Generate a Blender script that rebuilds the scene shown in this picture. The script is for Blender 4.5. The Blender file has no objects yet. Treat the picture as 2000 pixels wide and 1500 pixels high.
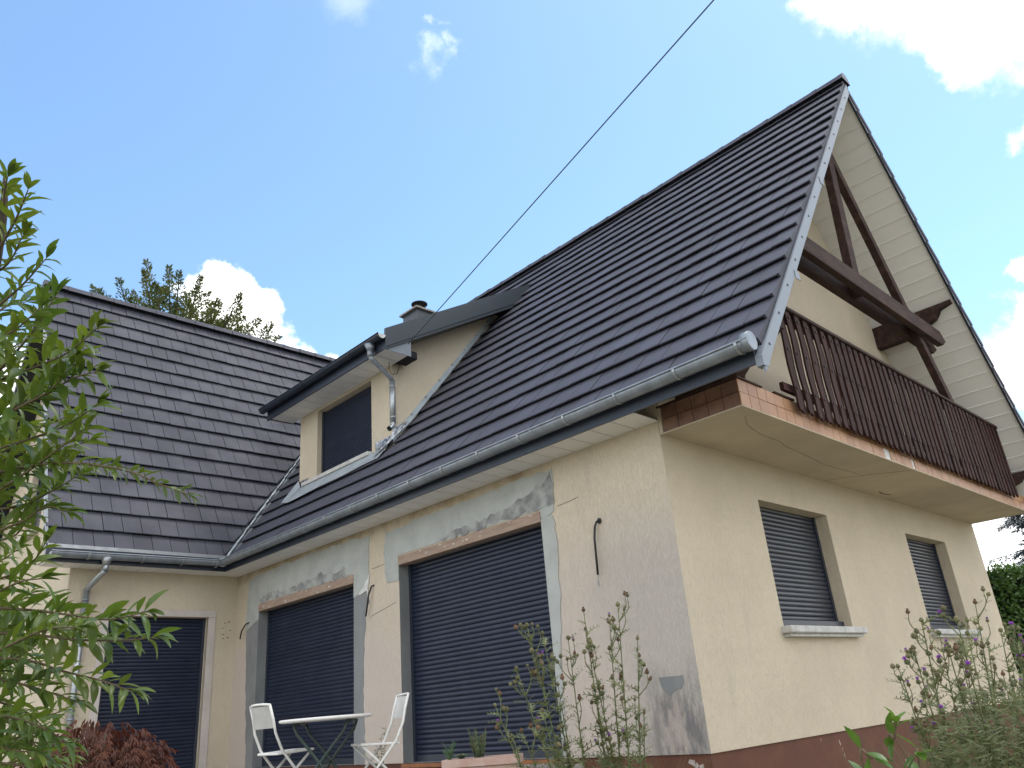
import bpy, bmesh, math, random
from mathutils import Vector, Matrix, noise
random.seed(7)
R = math.radians
scene = bpy.context.scene
COL = scene.collection

# ------------------------------------------------------------------ camera
CAM = Vector((-5.8819, -3.9125, 0.4181))
FPX = 1529.66
yaw, pit, rol = R(-45.5406), R(22.76), R(-4.9309)
FW = Vector((math.sin(-yaw)*math.cos(pit), math.cos(-yaw)*math.cos(pit), math.sin(pit)))
_r = Vector((math.cos(-yaw), -math.sin(-yaw), 0)); _u = _r.cross(FW)
RT = math.cos(rol)*_r + math.sin(rol)*_u
UP = -math.sin(rol)*_r + math.cos(rol)*_u
cd = bpy.data.cameras.new('camera'); co = bpy.data.objects.new('camera', cd); COL.objects.link(co)
cd.sensor_width = 36; cd.lens = 36*FPX/2000; cd.clip_start = 0.05; cd.clip_end = 3000
M3 = Matrix((RT, UP, -FW)).transposed()
co.matrix_world = Matrix.Translation(CAM) @ M3.to_4x4()
scene.camera = co

def at(u, v, D):
    return CAM + D*(FW + (u-1000)/FPX*RT - (v-750)/FPX*UP)
def ray(u, v):
    return (FW + (u-1000)/FPX*RT - (v-750)/FPX*UP).normalized()
def pix(P):
    d = Vector(P)-CAM; z = d.dot(FW)
    return (1000+FPX*d.dot(RT)/z, 750-FPX*d.dot(UP)/z, z)

# ------------------------------------------------------------------ world, sun, exposure
SUN_EL, SUN_AZ = R(66), R(104)          # azimuth measured from +Y towards +X
SKY_STRENGTH = 0.121
CLOUD = 1.0
w = bpy.data.worlds.new('World'); scene.world = w; w.use_nodes = True
nt = w.node_tree; nt.nodes.clear()
def N(tree, typ, **kw):
    n = tree.nodes.new(typ)
    for k, v in kw.items(): setattr(n, k, v)
    return n
out = N(nt, 'ShaderNodeOutputWorld'); bgs = N(nt, 'ShaderNodeBackground'); bgc = N(nt, 'ShaderNodeBackground')
mix = N(nt, 'ShaderNodeMixShader'); sky = N(nt, 'ShaderNodeTexSky')
sky.sky_type = 'NISHITA'; sky.sun_disc = False
sky.sun_elevation = SUN_EL; sky.sun_rotation = SUN_AZ
sky.air_density = 1.0; sky.dust_density = 0.4; sky.ozone_density = 1.0; sky.altitude = 200
bgs.inputs['Strength'].default_value = SKY_STRENGTH
bgc.inputs['Color'].default_value = (1, 0.985, 0.97, 1); bgc.inputs['Strength'].default_value = CLOUD
tint = N(nt, 'ShaderNodeMix', data_type='RGBA', blend_type='MULTIPLY'); tint.inputs['Factor'].default_value = 1
tint.inputs['B'].default_value = (.90, 1.0, .99, 1)
nt.links.new(sky.outputs[0], tint.inputs['A']); nt.links.new(tint.outputs['Result'], bgs.inputs['Color'])
tc = N(nt, 'ShaderNodeTexCoord')
n1 = N(nt, 'ShaderNodeTexNoise'); n1.inputs['Scale'].default_value = 11; n1.inputs['Detail'].default_value = 10; n1.inputs['Roughness'].default_value = 0.60
nt.links.new(tc.outputs['Generated'], n1.inputs['Vector'])
sub = N(nt, 'ShaderNodeVectorMath', operation='SUBTRACT'); sub.inputs[1].default_value = (.5, .5, .5)
nt.links.new(n1.outputs['Color'], sub.inputs[0])
scl = N(nt, 'ShaderNodeVectorMath', operation='SCALE'); scl.inputs['Scale'].default_value = 0.13
nt.links.new(sub.outputs[0], scl.inputs[0])
add = N(nt, 'ShaderNodeVectorMath', operation='ADD')
nt.links.new(tc.outputs['Generated'], add.inputs[0]); nt.links.new(scl.outputs[0], add.inputs[1])
# cumulus heads seen in the photograph: (direction, angular radius, softness, density)
blobs = [((1850, -90), .095, .03, 1), ((1730, -70), .062, .03, 1), ((1960, -30), .080, .03, 1), ((1870, 50), .045, .02, 1), ((1800, 40), .035, .02, 1), ((2060, 20), .07, .03, 1), ((1650, -70), .05, .03, 1),
         ((440, 610), .042, .012, 1), ((400, 585), .030, .014, 1), ((490, 620), .036, .012, 1), ((450, 680), .060, .014, 1), ((550, 690), .026, .016, .9), ((650, 715), .024, .012, 1),
         ((2030, 700), .055, .02, 1), ((1975, 690), .03, .02, 1), ((2050, 640), .05, .02, 1), ((2010, 525), .020, .016, 1), ((1995, 278), .008, .016, .6), ((1990, 1060), .06, .03, .9), ((1950, 1110), .05, .02, .9),
         ((835, 125), .004, .030, .20), ((875, 115), .003, .022, .24), ((865, 60), .002, .016, .18), ((690, -10), .014, .06, .2),
         ((20, 740), .05, .03, .9), ((60, 960), .06, .03, .9)]
cur = None
for (u, v), rad, soft, dens in blobs:
    d = ray(u, v)
    dist = N(nt, 'ShaderNodeVectorMath', operation='DISTANCE'); dist.inputs[1].default_value = d
    nt.links.new(add.outputs[0], dist.inputs[0])
    mr = N(nt, 'ShaderNodeMapRange', interpolation_type='SMOOTHSTEP')
    mr.inputs['From Min'].default_value = rad+soft*.6; mr.inputs['From Max'].default_value = max(rad-soft*.6, 0.0)
    mr.inputs['To Min'].default_value = 0; mr.inputs['To Max'].default_value = dens
    nt.links.new(dist.outputs['Value'], mr.inputs['Value'])
    if cur is None: cur = mr.outputs[0]
    else:
        mx = N(nt, 'ShaderNodeMath', operation='MAXIMUM'); nt.links.new(cur, mx.inputs[0]); nt.links.new(mr.outputs[0], mx.inputs[1]); cur = mx.outputs[0]
# unseen clouds outside the view, thickened to add white fill light
n2 = N(nt, 'ShaderNodeTexNoise'); n2.inputs['Scale'].default_value = 2.6; n2.inputs['Detail'].default_value = 8; n2.inputs['Roughness'].default_value = .55
nt.links.new(tc.outputs['Generated'], n2.inputs['Vector'])
mr2 = N(nt, 'ShaderNodeMapRange', interpolation_type='SMOOTHSTEP'); mr2.inputs['From Min'].default_value = .40; mr2.inputs['From Max'].default_value = .54
nt.links.new(n2.outputs['Fac'], mr2.inputs['Value'])
dv = N(nt, 'ShaderNodeVectorMath', operation='DISTANCE'); dv.inputs[1].default_value = FW
nt.links.new(tc.outputs['Generated'], dv.inputs[0])
mr3 = N(nt, 'ShaderNodeMapRange', interpolation_type='SMOOTHSTEP'); mr3.inputs['From Min'].default_value = .72; mr3.inputs['From Max'].default_value = 1.0
nt.links.new(dv.outputs['Value'], mr3.inputs['Value'])
mu = N(nt, 'ShaderNodeMath', operation='MULTIPLY'); nt.links.new(mr2.outputs[0], mu.inputs[0]); nt.links.new(mr3.outputs[0], mu.inputs[1])
mx = N(nt, 'ShaderNodeMath', operation='MAXIMUM'); nt.links.new(cur, mx.inputs[0]); nt.links.new(mu.outputs[0], mx.inputs[1])
nc = N(nt, 'ShaderNodeTexNoise'); nc.inputs['Scale'].default_value = 14; nc.inputs['Detail'].default_value = 6
nt.links.new(tc.outputs['Generated'], nc.inputs['Vector'])
mc_ = N(nt, 'ShaderNodeMapRange'); mc_.inputs['From Min'].default_value = .35; mc_.inputs['From Max'].default_value = .6; mc_.inputs['To Min'].default_value = CLOUD*.62; mc_.inputs['To Max'].default_value = CLOUD*1.1
nt.links.new(nc.outputs['Fac'], mc_.inputs['Value']); nt.links.new(mc_.outputs[0], bgc.inputs['Strength'])
nt.links.new(mx.outputs[0], mix.inputs[0]); nt.links.new(bgs.outputs[0], mix.inputs[1]); nt.links.new(bgc.outputs[0], mix.inputs[2])
nt.links.new(mix.outputs[0], out.inputs[0])

sl = bpy.data.lights.new('sun', 'SUN'); sl.energy = 0.5; sl.angle = R(20); sl.color = (1, .95, .86)
so = bpy.data.objects.new('sun', sl); COL.objects.link(so)
SD = Vector((math.sin(SUN_AZ)*math.cos(SUN_EL), math.cos(SUN_AZ)*math.cos(SUN_EL), math.sin(SUN_EL)))
so.rotation_euler = SD.to_track_quat('Z', 'Y').to_euler(); so.location = (20, 20, 30)
vs = scene.view_settings
vs.view_transform = 'Standard'; vs.look = 'None'; vs.gamma = 1; vs.use_curve_mapping = False; vs.exposure = 1.28

# ------------------------------------------------------------------ materials
def mat(name, a, b=None, scale=8, rough=.8, bump=0, bscale=60, detail=5, stretch=(1, 1, 1), metal=0, spec=.5, lo=.35, hi=.65, coords='pos', rnd=0, bdist=.01, rough2=None):
    m = bpy.data.materials.new(name); m.use_nodes = True
    t = m.node_tree; p = t.nodes['Principled BSDF']
    p.inputs['Roughness'].default_value = rough; p.inputs['Metallic'].default_value = metal
    p.inputs['Specular IOR Level'].default_value = spec
    if coords == 'pos': src = N(t, 'ShaderNodeNewGeometry').outputs['Position']
    else: src = N(t, 'ShaderNodeTexCoord').outputs['Object']
    mp = N(t, 'ShaderNodeMapping'); mp.inputs['Scale'].default_value = stretch; t.links.new(src, mp.inputs[0])
    colsock = None
    if b is not None:
        nz = N(t, 'ShaderNodeTexNoise'); nz.inputs['Scale'].default_value = scale; nz.inputs['Detail'].default_value = detail; nz.inputs['Roughness'].default_value = .6
        t.links.new(mp.outputs[0], nz.inputs['Vector'])
        mr = N(t, 'ShaderNodeMapRange'); mr.inputs['From Min'].default_value = lo; mr.inputs['From Max'].default_value = hi
        t.links.new(nz.outputs['Fac'], mr.inputs['Value'])
        mc = N(t, 'ShaderNodeMix', data_type='RGBA'); mc.inputs['A'].default_value = (*a, 1); mc.inputs['B'].default_value = (*b, 1)
        t.links.new(mr.outputs[0], mc.inputs['Factor']); colsock = mc.outputs['Result']
        if rough2 is not None:
            rr = N(t, 'ShaderNodeMapRange'); rr.inputs['From Min'].default_value = 0; rr.inputs['From Max'].default_value = 1
            rr.inputs['To Min'].default_value = rough; rr.inputs['To Max'].default_value = rough2
            t.links.new(mr.outputs[0], rr.inputs['Value']); t.links.new(rr.outputs[0], p.inputs['Roughness'])
    else:
        p.inputs['Base Color'].default_value = (*a, 1)
    if rnd:
        oi = N(t, 'ShaderNodeObjectInfo'); hs = N(t, 'ShaderNodeHueSaturation')
        r1 = N(t, 'ShaderNodeMapRange'); r1.inputs['To Min'].default_value = 1-rnd; r1.inputs['To Max'].default_value = 1+rnd
        t.links.new(oi.outputs['Random'], r1.inputs['Value']); t.links.new(r1.outputs[0], hs.inputs['Value'])
        if colsock: t.links.new(colsock, hs.inputs['Color'])
        else: hs.inputs['Color'].default_value = (*a, 1)
        colsock = hs.outputs[0]
    if colsock: t.links.new(colsock, p.inputs['Base Color'])
    if bump:
        nb = N(t, 'ShaderNodeTexNoise'); nb.inputs['Scale'].default_value = bscale; nb.inputs['Detail'].default_value = 4
        t.links.new(mp.outputs[0], nb.inputs['Vector'])
        bp = N(t, 'ShaderNodeBump'); bp.inputs['Strength'].default_value = bump; bp.inputs['Distance'].default_value = bdist
        t.links.new(nb.outputs['Fac'], bp.inputs['Height']); t.links.new(bp.outputs[0], p.inputs['Normal'])
    m['tail'] = 1
    return m

def leaf_mat(name, a, b, back=.35, rough=.45, rnd=.25, scale=3):
    m = mat(name, a, b, scale=scale, rough=rough, rnd=rnd)
    t = m.node_tree; p = t.nodes['Principled BSDF']; o = t.nodes['Material Output']
    tr = N(t, 'ShaderNodeBsdfTranslucent'); ms = N(t, 'ShaderNodeMixShader'); ms.inputs[0].default_value = back
    src = p.inputs['Base Color'].links[0].from_socket
    br = N(t, 'ShaderNodeHueSaturation'); br.inputs['Value'].default_value = 1.5; br.inputs['Hue'].default_value = .485; br.inputs['Saturation'].default_value = 1.1
    t.links.new(src, br.inputs['Color']); t.links.new(br.outputs[0], tr.inputs[0])
    t.links.new(p.outputs[0], ms.inputs[1]); t.links.new(tr.outputs[0], ms.inputs[2]); t.links.new(ms.outputs[0], o.inputs[0])
    return m

def wall_mat(name, zone):
    """cream scratched render; zone adds the pinkish lower area, the soot by the corner and the brown stain under the eave"""
    m = bpy.data.materials.new(name); m.use_nodes = True; t = m.node_tree; p = t.nodes['Principled BSDF']
    p.inputs['Roughness'].default_value = .92; p.inputs['Specular IOR Level'].default_value = .2
    geo = N(t, 'ShaderNodeNewGeometry'); sep = N(t, 'ShaderNodeSeparateXYZ'); t.links.new(geo.outputs['Position'], sep.inputs[0])
    def noise_(s, det=5, st=(1, 1, 1), rough=.6):
        mp = N(t, 'ShaderNodeMapping'); mp.inputs['Scale'].default_value = st; t.links.new(geo.outputs['Position'], mp.inputs[0])
        n = N(t, 'ShaderNodeTexNoise'); n.inputs['Scale'].default_value = s; n.inputs['Detail'].default_value = det; n.inputs['Roughness'].default_value = rough
        t.links.new(mp.outputs[0], n.inputs['Vector']); return n.outputs['Fac']
    def mrange(s, a, b, c=0, d=1, sm=True):
        n = N(t, 'ShaderNodeMapRange'); n.interpolation_type = 'SMOOTHSTEP' if sm else 'LINEAR'
        for k, v in (('From Min', a), ('From Max', b), ('To Min', c), ('To Max', d)): n.inputs[k].default_value = v
        t.links.new(s, n.inputs['Value']); return n.outputs[0]
    def math_(op, a, b):
        n = N(t, 'ShaderNodeMath', operation=op)
        for i, s in enumerate((a, b)):
            if isinstance(s, (int, float)): n.inputs[i].default_value = s
            else: t.links.new(s, n.inputs[i])
        return n.outputs[0]
    def mixc(f, a, b):
        n = N(t, 'ShaderNodeMix', data_type='RGBA')
        for k, s in (('A', a), ('B', b)):
            if isinstance(s, tuple): n.inputs[k].default_value = (*s, 1)
            else: t.links.new(s, n.inputs[k])
        t.links.new(f, n.inputs['Factor']); return n.outputs['Result']
    big = noise_(.9, 6)
    streak = noise_(1.6, 6, (2.2, 2.2, .35))
    c = mixc(mrange(big, .35, .68), (.620, .532, .412), (.570, .487, .376))
    c = mixc(mrange(streak, .55, .8, 0, .45), c, (.47, .41, .33))
    y, z = sep.outputs['Y'], sep.outputs['Z']
    if zone:
        lowp = math_('ADD', z, math_('MULTIPLY', math_('SUBTRACT', big, .5), 2.2))
        pk = mrange(lowp, 2.35, 1.2, 0, .92)
        c = mixc(pk, c, (.545, .470, .415))
        gy = mrange(math_('ADD', y, math_('MULTIPLY', math_('SUBTRACT', big, .5), 1.2)), 1.3, .45, 0, .75)
        gz = mrange(z, 2.5, 1.3)
        c = mixc(math_('MULTIPLY', gy, gz), c, (.44, .405, .365))
        # soot by the corner, in vertical streaks round a paler pink core
        sy = math_('MULTIPLY', mrange(y, .72, .40), mrange(y, -.05, .03))
        sz = mrange(math_('ADD', z, math_('MULTIPLY', math_('SUBTRACT', streak, .5), .9)), .86, .30)
        fine = noise_(3.2, 8, (3, 3, 1.1), .72)
        soot = math_('MULTIPLY', math_('MULTIPLY', sy, sz), mrange(fine, .30, .62))
        c = mixc(math_('MULTIPLY', soot, .85), c, (.135, .13, .14))
        core = math_('MULTIPLY', math_('MULTIPLY', mrange(y, .47, .37), mrange(y, .15, .24)), mrange(z, .50, .40))
        c = mixc(math_('MULTIPLY', core, mrange(fine, .65, .4, 0, .75)), c, (.43, .36, .32))
        # brown dirt line under the soffit
        dz = mrange(math_('ADD', z, math_('MULTIPLY', math_('SUBTRACT', noise_(5, 7), .5), .35)), 2.62, 2.83)
        dy = mrange(y, 1.2, 1.9)
        c = mixc(math_('MULTIPLY', math_('MULTIPLY', dz, dy), mrange(noise_(3, 6), .3, .6, .15, .75)), c, (.27, .20, .11))
    spot = noise_(26, 3)
    c = mixc(mrange(spot, .70, .80, 0, .35), c, (.30, .25, .19))
    worm = noise_(9, 5, (3.0, 3.0, 1.0), .65)
    band = math_('ABSOLUTE', math_('SUBTRACT', worm, .5), 0)
    c = mixc(mrange(band, .020, .004, 0, .24), c, (.36, .30, .215))  # shade of the scratched grooves put into the colour
    c = mixc(mrange(noise_(60, 3), .55, .75, 0, .22), c, (.40, .34, .25))
    t.links.new(c, p.inputs['Base Color'])
    # crepi relief: fine grain plus scratched grooves
    g1 = noise_(170, 3); g2 = noise_(16, 5, (3.2, 3.2, .8), .7)
    h = math_('ADD', math_('ADD', math_('MULTIPLY', g1, .6), mrange(g2, .45, .62)), mrange(band, .0, .03, -.5, .4))
    bp = N(t, 'ShaderNodeBump'); bp.inputs['Strength'].default_value = .45; bp.inputs['Distance'].default_value = .007
    t.links.new(h, bp.inputs['Height']); t.links.new(bp.outputs[0], p.inputs['Normal'])
    return m

MT = {}
MT['wall'] = wall_mat('cream_render', False)
MT['wall_worn'] = wall_mat('worn_cream_render', True)
MT['cement'] = mat('pale_cement', (.41, .42, .40), (.33, .335, .32), scale=3.5, rough=.9, bump=.35, bscale=22, bdist=.006, lo=.4, hi=.7)
MT['cement_dark'] = mat('grey_cement', (.235, .238, .236), (.175, .178, .18), scale=3, rough=.85, bump=.2, bscale=25, stretch=(1, 1, .4))
MT['smear'] = mat('dark_mortar', (.19, .19, .192), (.37, .375, .36), scale=5, rough=.95, bump=.25, bscale=60, lo=.40, hi=.62)
MT['plinth'] = mat('brown_paint', (.135, .052, .032), (.105, .042, .028), scale=4, rough=.7, bump=.15, bscale=60, spec=.3)
MT['chip'] = mat('bare_plinth', (.42, .36, .33), (.3, .25, .22), scale=12, rough=.9)
MT['tile'] = mat('slate_tile', (.064, .065, .087), (.051, .052, .069), scale=1.6, rough=.58, rnd=.075, bump=.08, bscale=90, detail=6, spec=.32, rough2=.68)
MT['deck'] = mat('roof_underlay', (.012, .012, .014), rough=.9)
MT['navy'] = mat('navy_metal', (.020, .026, .042), (.024, .030, .046), scale=3, rough=.38, spec=.5)
MT['slat'] = mat('shutter_slat', (.009, .015, .036), (.016, .022, .044), scale=4, rough=.40, spec=.45, rnd=.10)
MT['slat_grey'] = mat('shutter_slat_grey', (.021, .026, .042), (.032, .036, .050), scale=3, rough=.36, spec=.5, rnd=.14)
MT['verge'] = mat('grey_metal', (.22, .25, .285), (.20, .225, .26), scale=3, rough=.4, spec=.4)
MT['dark_metal'] = mat('anthracite_metal', (.035, .045, .055), (.04, .05, .06), scale=2, rough=.4)
MT['zinc'] = mat('zinc', (.29, .32, .36), (.20, .225, .255), scale=7, rough=.36, metal=.4, bump=.05, bscale=15, rough2=.52)
MT['zinc_new'] = mat('bright_zinc', (.40, .42, .44), (.32, .34, .36), scale=9, rough=.32, metal=.7, bump=.06, bscale=20, rough2=.42)
MT['flash'] = mat('lead_flashing', (.46, .51, .54), (.36, .40, .43), scale=6, rough=.45, metal=.5, bump=.3, bscale=16)
MT['foil'] = mat('foil_tape', (.6, .62, .64), (.12, .14, .18), scale=14, rough=.3, metal=.7, bump=.8, bscale=30, lo=.4, hi=.6)
MT['pvc'] = mat('white_pvc', (.80, .79, .77), (.765, .755, .735), scale=1.5, rough=.5, rnd=.02)
MT['pvc_glint'] = mat('pvc_edge_highlight', (.86, .86, .84), rough=.35)  # same PVC made paler: the edge highlight is put into the colour
MT['wood'] = mat('dark_stained_wood', (.026, .0105, .009), (.046, .018, .014), scale=5, rough=.75, bump=.35, bscale=30, stretch=(3, 3, .6), spec=.2, rnd=.18)
MT['beam'] = mat('weathered_beam', (.033, .016, .013), (.075, .040, .031), scale=4, rough=.8, bump=.4, bscale=26, stretch=(.5, 2.5, 2.5), spec=.3, lo=.45, hi=.7)
MT['lintel'] = mat('raw_timber', (.36, .265, .205), (.27, .19, .145), scale=6, rough=.8, bump=.4, bscale=30, stretch=(4, .7, 4))
MT['splash'] = mat('plaster_splash', (.55, .5, .46), rough=.9)
MT['facing'] = mat('clay_tile', (.42, .225, .118), (.33, .165, .082), scale=4, rough=.5, rnd=.10, bump=.08, bscale=40)
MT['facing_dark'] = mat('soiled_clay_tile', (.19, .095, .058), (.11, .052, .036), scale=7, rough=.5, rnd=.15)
MT['grout'] = mat('grout', (.16, .11, .08), (.24, .18, .14), scale=20, rough=.9)
MT['mortar'] = mat('white_mortar', (.7, .69, .67), (.5, .49, .47), scale=30, rough=.9, bump=.5, bscale=60)
MT['concrete'] = mat('balcony_concrete', (.54, .46, .345), (.45, .38, .285), scale=1.6, rough=.9, bump=.15, bscale=60, detail=8)
MT['hairline'] = mat('hairline_crack', (.24, .19, .13), rough=.95)
MT['crack'] = mat('crack', (.10, .075, .05), rough=.95)
MT['sill'] = mat('window_sill', (.56, .55, .53), (.42, .41, .39), scale=9, rough=.7, bump=.1)
MT['surround'] = mat('stone_surround', (.56, .50, .46), (.49, .43, .39), scale=5, rough=.85, bump=.15, bscale=50, stretch=(1, 1, 1))
MT['cablem'] = mat('black_cable', (.018, .018, .02), rough=.6)
MT['green_cable'] = mat('dark_green_cable', (.03, .06, .055), rough=.5)
MT['white'] = mat('white_enamel', (.72, .71, .68), (.62, .60, .56), scale=14, rough=.4, lo=.5, hi=.75)
MT['mesh'] = mat('grey_white_sheet', (.50, .49, .47), (.42, .41, .39), scale=6, rough=.5)
MT['green'] = mat('dark_green_paint', (.018, .040, .032), (.028, .05, .042), scale=10, rough=.4)
MT['terra'] = mat('faded_terracotta', (.42, .265, .22), (.52, .40, .35), scale=5, rough=.9, bump=.2, bscale=30)
MT['soil'] = mat('soil', (.045, .03, .02), (.02, .014, .01), scale=20, rough=1, bump=.5, bscale=40)
MT['grass'] = mat('lawn', (.20, .185, .125), (.25, .225, .16), scale=3, rough=.9, bump=.5, bscale=40)
MT['paving'] = mat('terrace_paving', (.30, .27, .24), (.22, .20, .18), scale=2, rough=.9, bump=.2)
MT['stone'] = mat('rough_stone', (.33, .30, .27), (.2, .17, .15), scale=8, rough=.95, bump=.5, bscale=25)
MT['rust'] = mat('orange_sill', (.34, .13, .05), (.2, .09, .05), scale=8, rough=.8)
MT['bark'] = mat('bark', (.055, .042, .032), (.09, .07, .055), scale=12, rough=.9, bump=.5, bscale=40)
MT['twig'] = mat('twig', (.10, .065, .035), (.13, .10, .05), scale=20, rough=.7)
MT['leaf'] = leaf_mat('glossy_leaf', (.058, .108, .019), (.115, .160, .025), back=.33, rough=.38, rnd=.30, scale=4)
MT['maple'] = leaf_mat('red_maple_leaf', (.070, .022, .013), (.135, .046, .020), back=.25, rough=.6, rnd=.0, scale=6)
MT['yellow_leaf'] = leaf_mat('yellow_leaf', (.32, .24, .02), (.28, .2, .02), rnd=0)
MT['conifer'] = leaf_mat('yew_leaf', (.055, .085, .024), (.115, .130, .032), back=.3, rough=.6, rnd=0, scale=1.2)
MT['spruce'] = leaf_mat('spruce_needle', (.014, .026, .026), (.028, .045, .042), back=.12, rough=.6, rnd=0, scale=2)
MT['hedge'] = leaf_mat('hedge_leaf', (.045, .10, .018), (.085, .155, .024), back=.3, rough=.45, rnd=0, scale=2.5)
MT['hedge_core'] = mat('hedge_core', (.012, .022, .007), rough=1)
MT['thistle'] = leaf_mat('thistle_stem', (.19, .205, .09), (.13, .16, .07), back=.25, rough=.65, rnd=.0, scale=8)
MT['bud'] = mat('thistle_bud', (.13, .15, .06), (.15, .115, .06), scale=30, rough=.7, rnd=.3, bump=.8, bscale=150)
MT['bud_brown'] = mat('withered_bud', (.12, .065, .035), (.17, .10, .06), scale=40, rough=.9, rnd=.3)
MT['purple'] = leaf_mat('purple_petal', (.27, .085, .38), (.36, .13, .46), back=.3, rnd=.1, scale=30)
MT['laurel'] = leaf_mat('laurel_leaf', (.075, .16, .03), (.11, .20, .035), back=.3, rough=.3, rnd=.2)
MT['rosemary'] = leaf_mat('rosemary_needle', (.07, .14, .045), (.10, .18, .065), back=.2, rough=.6, rnd=0)
MT['sage'] = leaf_mat('sage_leaf', (.10, .13, .07), (.13, .16, .10), back=.2, rough=.8, rnd=0)
MT['weed'] = leaf_mat('undergrowth_leaf', (.125, .14, .055), (.08, .105, .035), back=.3, rough=.7, rnd=0, scale=5)

# ------------------------------------------------------------------ mesh builder
class MB:
    def __init__(s): s.v = []; s.f = []; s.mi = []; s.cur = 0; s.smooth = []; s.sm = False
    def face(s, idx): s.f.append(idx); s.mi.append(s.cur); s.smooth.append(s.sm)
    def quad(s, *P):
        b = len(s.v); s.v += [tuple(p) for p in P]; s.face(list(range(b, b+len(P))))
    def box(s, lo, hi):
        s.obox(lo, (hi[0]-lo[0], 0, 0), (0, hi[1]-lo[1], 0), (0, 0, hi[2]-lo[2]))
    def obox(s, o, a, b, c):
        o, a, b, c = map(Vector, (o, a, b, c)); n = len(s.v)
        if a.cross(b).dot(c) < 0: a, b = b, a
        for k in (0, 1):
            for j in (0, 1):
                for i in (0, 1): s.v.append(tuple(o+a*i+b*j+c*k))
        for q in ((0, 2, 3, 1), (4, 5, 7, 6), (0, 1, 5, 4), (2, 6, 7, 3), (0, 4, 6, 2), (1, 3, 7, 5)): s.face([n+i for i in q])
    def prism(s, poly, th):
        th = Vector(th); P = [Vector(p) for p in poly]; n = len(P)
        nrm = sum(((P[i]-P[0]).cross(P[(i+1) % n]-P[0]) for i in range(1, n-1)), Vector())
        if nrm.dot(th) < 0: P.reverse()
        b = len(s.v); s.v += [tuple(p) for p in P]+[tuple(p+th) for p in P]
        s.face(list(range(b+n-1, b-1, -1))); s.face(list(range(b+n, b+2*n)))
        for i in range(n):
            j = (i+1) % n; s.face([b+i, b+j, b+n+j, b+n+i])
    def tube(s, pts, r, n=8, caps=True):
        pts = [Vector(p) for p in pts]; rs = r if isinstance(r, (list, tuple)) else [r]*len(pts)
        b0 = len(s.v); X = None
        for i, p in enumerate(pts):
            d = (pts[min(i+1, len(pts)-1)]-pts[max(i-1, 0)]).normalized()
            if X is None:
                X = d.orthogonal().normalized()
            else:
                X = (X-d*X.dot(d)); X = X.normalized() if X.length > 1e-6 else d.orthogonal().normalized()
            Y = d.cross(X)
            for k in range(n):
                a = 2*math.pi*k/n; s.v.append(tuple(p+rs[i]*(math.cos(a)*X+math.sin(a)*Y)))
        s.sm = True
        for i in range(len(pts)-1):
            for k in range(n):
                a = b0+i*n+k; c = b0+i*n+(k+1) % n
                s.face([a, c, c+n, a+n])
        s.sm = False
        if caps:
            s.face([b0+k for k in range(n-1, -1, -1)]); e = b0+(len(pts)-1)*n; s.face([e+k for k in range(n)])
    def sweep(s, prof, p0, p1, X, Z, closed=False):
        """extrude a 2d profile (x,z) from p0 to p1"""
        p0, p1, X, Z = map(Vector, (p0, p1, X, Z)); n = len(prof); b = len(s.v)
        for p in (p0, p1):
            for a, c in prof: s.v.append(tuple(p+X*a+Z*c))
        for i in range(n if closed else n-1):
            j = (i+1) % n; s.face([b+i, b+j, b+n+j, b+n+i])
        if closed: s.face([b+i for i in range(n-1, -1, -1)]); s.face([b+n+i for i in range(n)])
    def mesh(s, name, mats, fix=False):
        me = bpy.data.meshes.new(name); me.from_pydata(s.v, [], s.f); me.update()
        for m in (mats if isinstance(mats, (list, tuple)) else [mats]): me.materials.append(m)
        if any(s.mi): me.polygons.foreach_set('material_index', s.mi)
        if any(s.smooth): me.polygons.foreach_set('use_smooth', s.smooth)
        if fix:
            bm = bmesh.new(); bm.from_mesh(me); bmesh.ops.recalc_face_normals(bm, faces=bm.faces); bm.to_mesh(me); bm.free()
        return me
    def build(s, name, mats, parent=None, fix=False, bevel=0):
        me = s.mesh(name, mats, fix)
        if bevel:
            bm = bmesh.new(); bm.from_mesh(me)
            bmesh.ops.bevel(bm, geom=bm.edges[:], offset=bevel, segments=1, affect='EDGES'); bm.to_mesh(me); bm.free()
        return link(name, me, parent)
def link(name, me, parent=None, mw=None):
    o = bpy.data.objects.new(name, me); COL.objects.link(o)
    if parent is not None:
        o.parent = parent
        o.matrix_parent_inverse = PINV.get(parent.name, Matrix())
    if mw is not None: o.matrix_basis = mw
    return o
PINV = {}
def thing(name, label, cat, loc=(0, 0, 0), group=None):
    o = bpy.data.objects.new(name, None); COL.objects.link(o); o.location = loc
    PINV[o.name] = Matrix.Translation(-Vector(loc))
    o.empty_display_size = .2
    o['label'] = label; o['category'] = cat
    if group: o['group'] = group
    return o

# ------------------------------------------------------------------ ground, terrace
def setting(o, label, cat): o['kind'] = 'structure'; o['label'] = label; o['category'] = cat; return o
mb = MB(); n = 48; ext = [-400, -120, -50, -25]+[-16+i*.8 for i in range(41)]+[25, 50, 120, 400]
for j, yy in enumerate(ext):
    for i, xx in enumerate(ext):
        d = max(0, math.hypot(xx, yy)-14)
        mb.v.append((xx, yy, -1.12+.05*noise.noise((xx*.4, yy*.4, 0))+.0))
k = len(ext)
for j in range(k-1):
    for i in range(k-1): mb.face([j*k+i, j*k+i+1, (j+1)*k+i+1, (j+1)*k+i])
setting(mb.build('ground', MT['grass']), 'rough lawn around the house', 'lawn')
mb = MB(); mb.box((-3.3, 1.15, -1.3), (-.022, 8.47, -.19))
ter = setting(mb.build('terrace', MT['paving']), 'low raised terrace in front of the shuttered doors', 'terrace')

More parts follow.
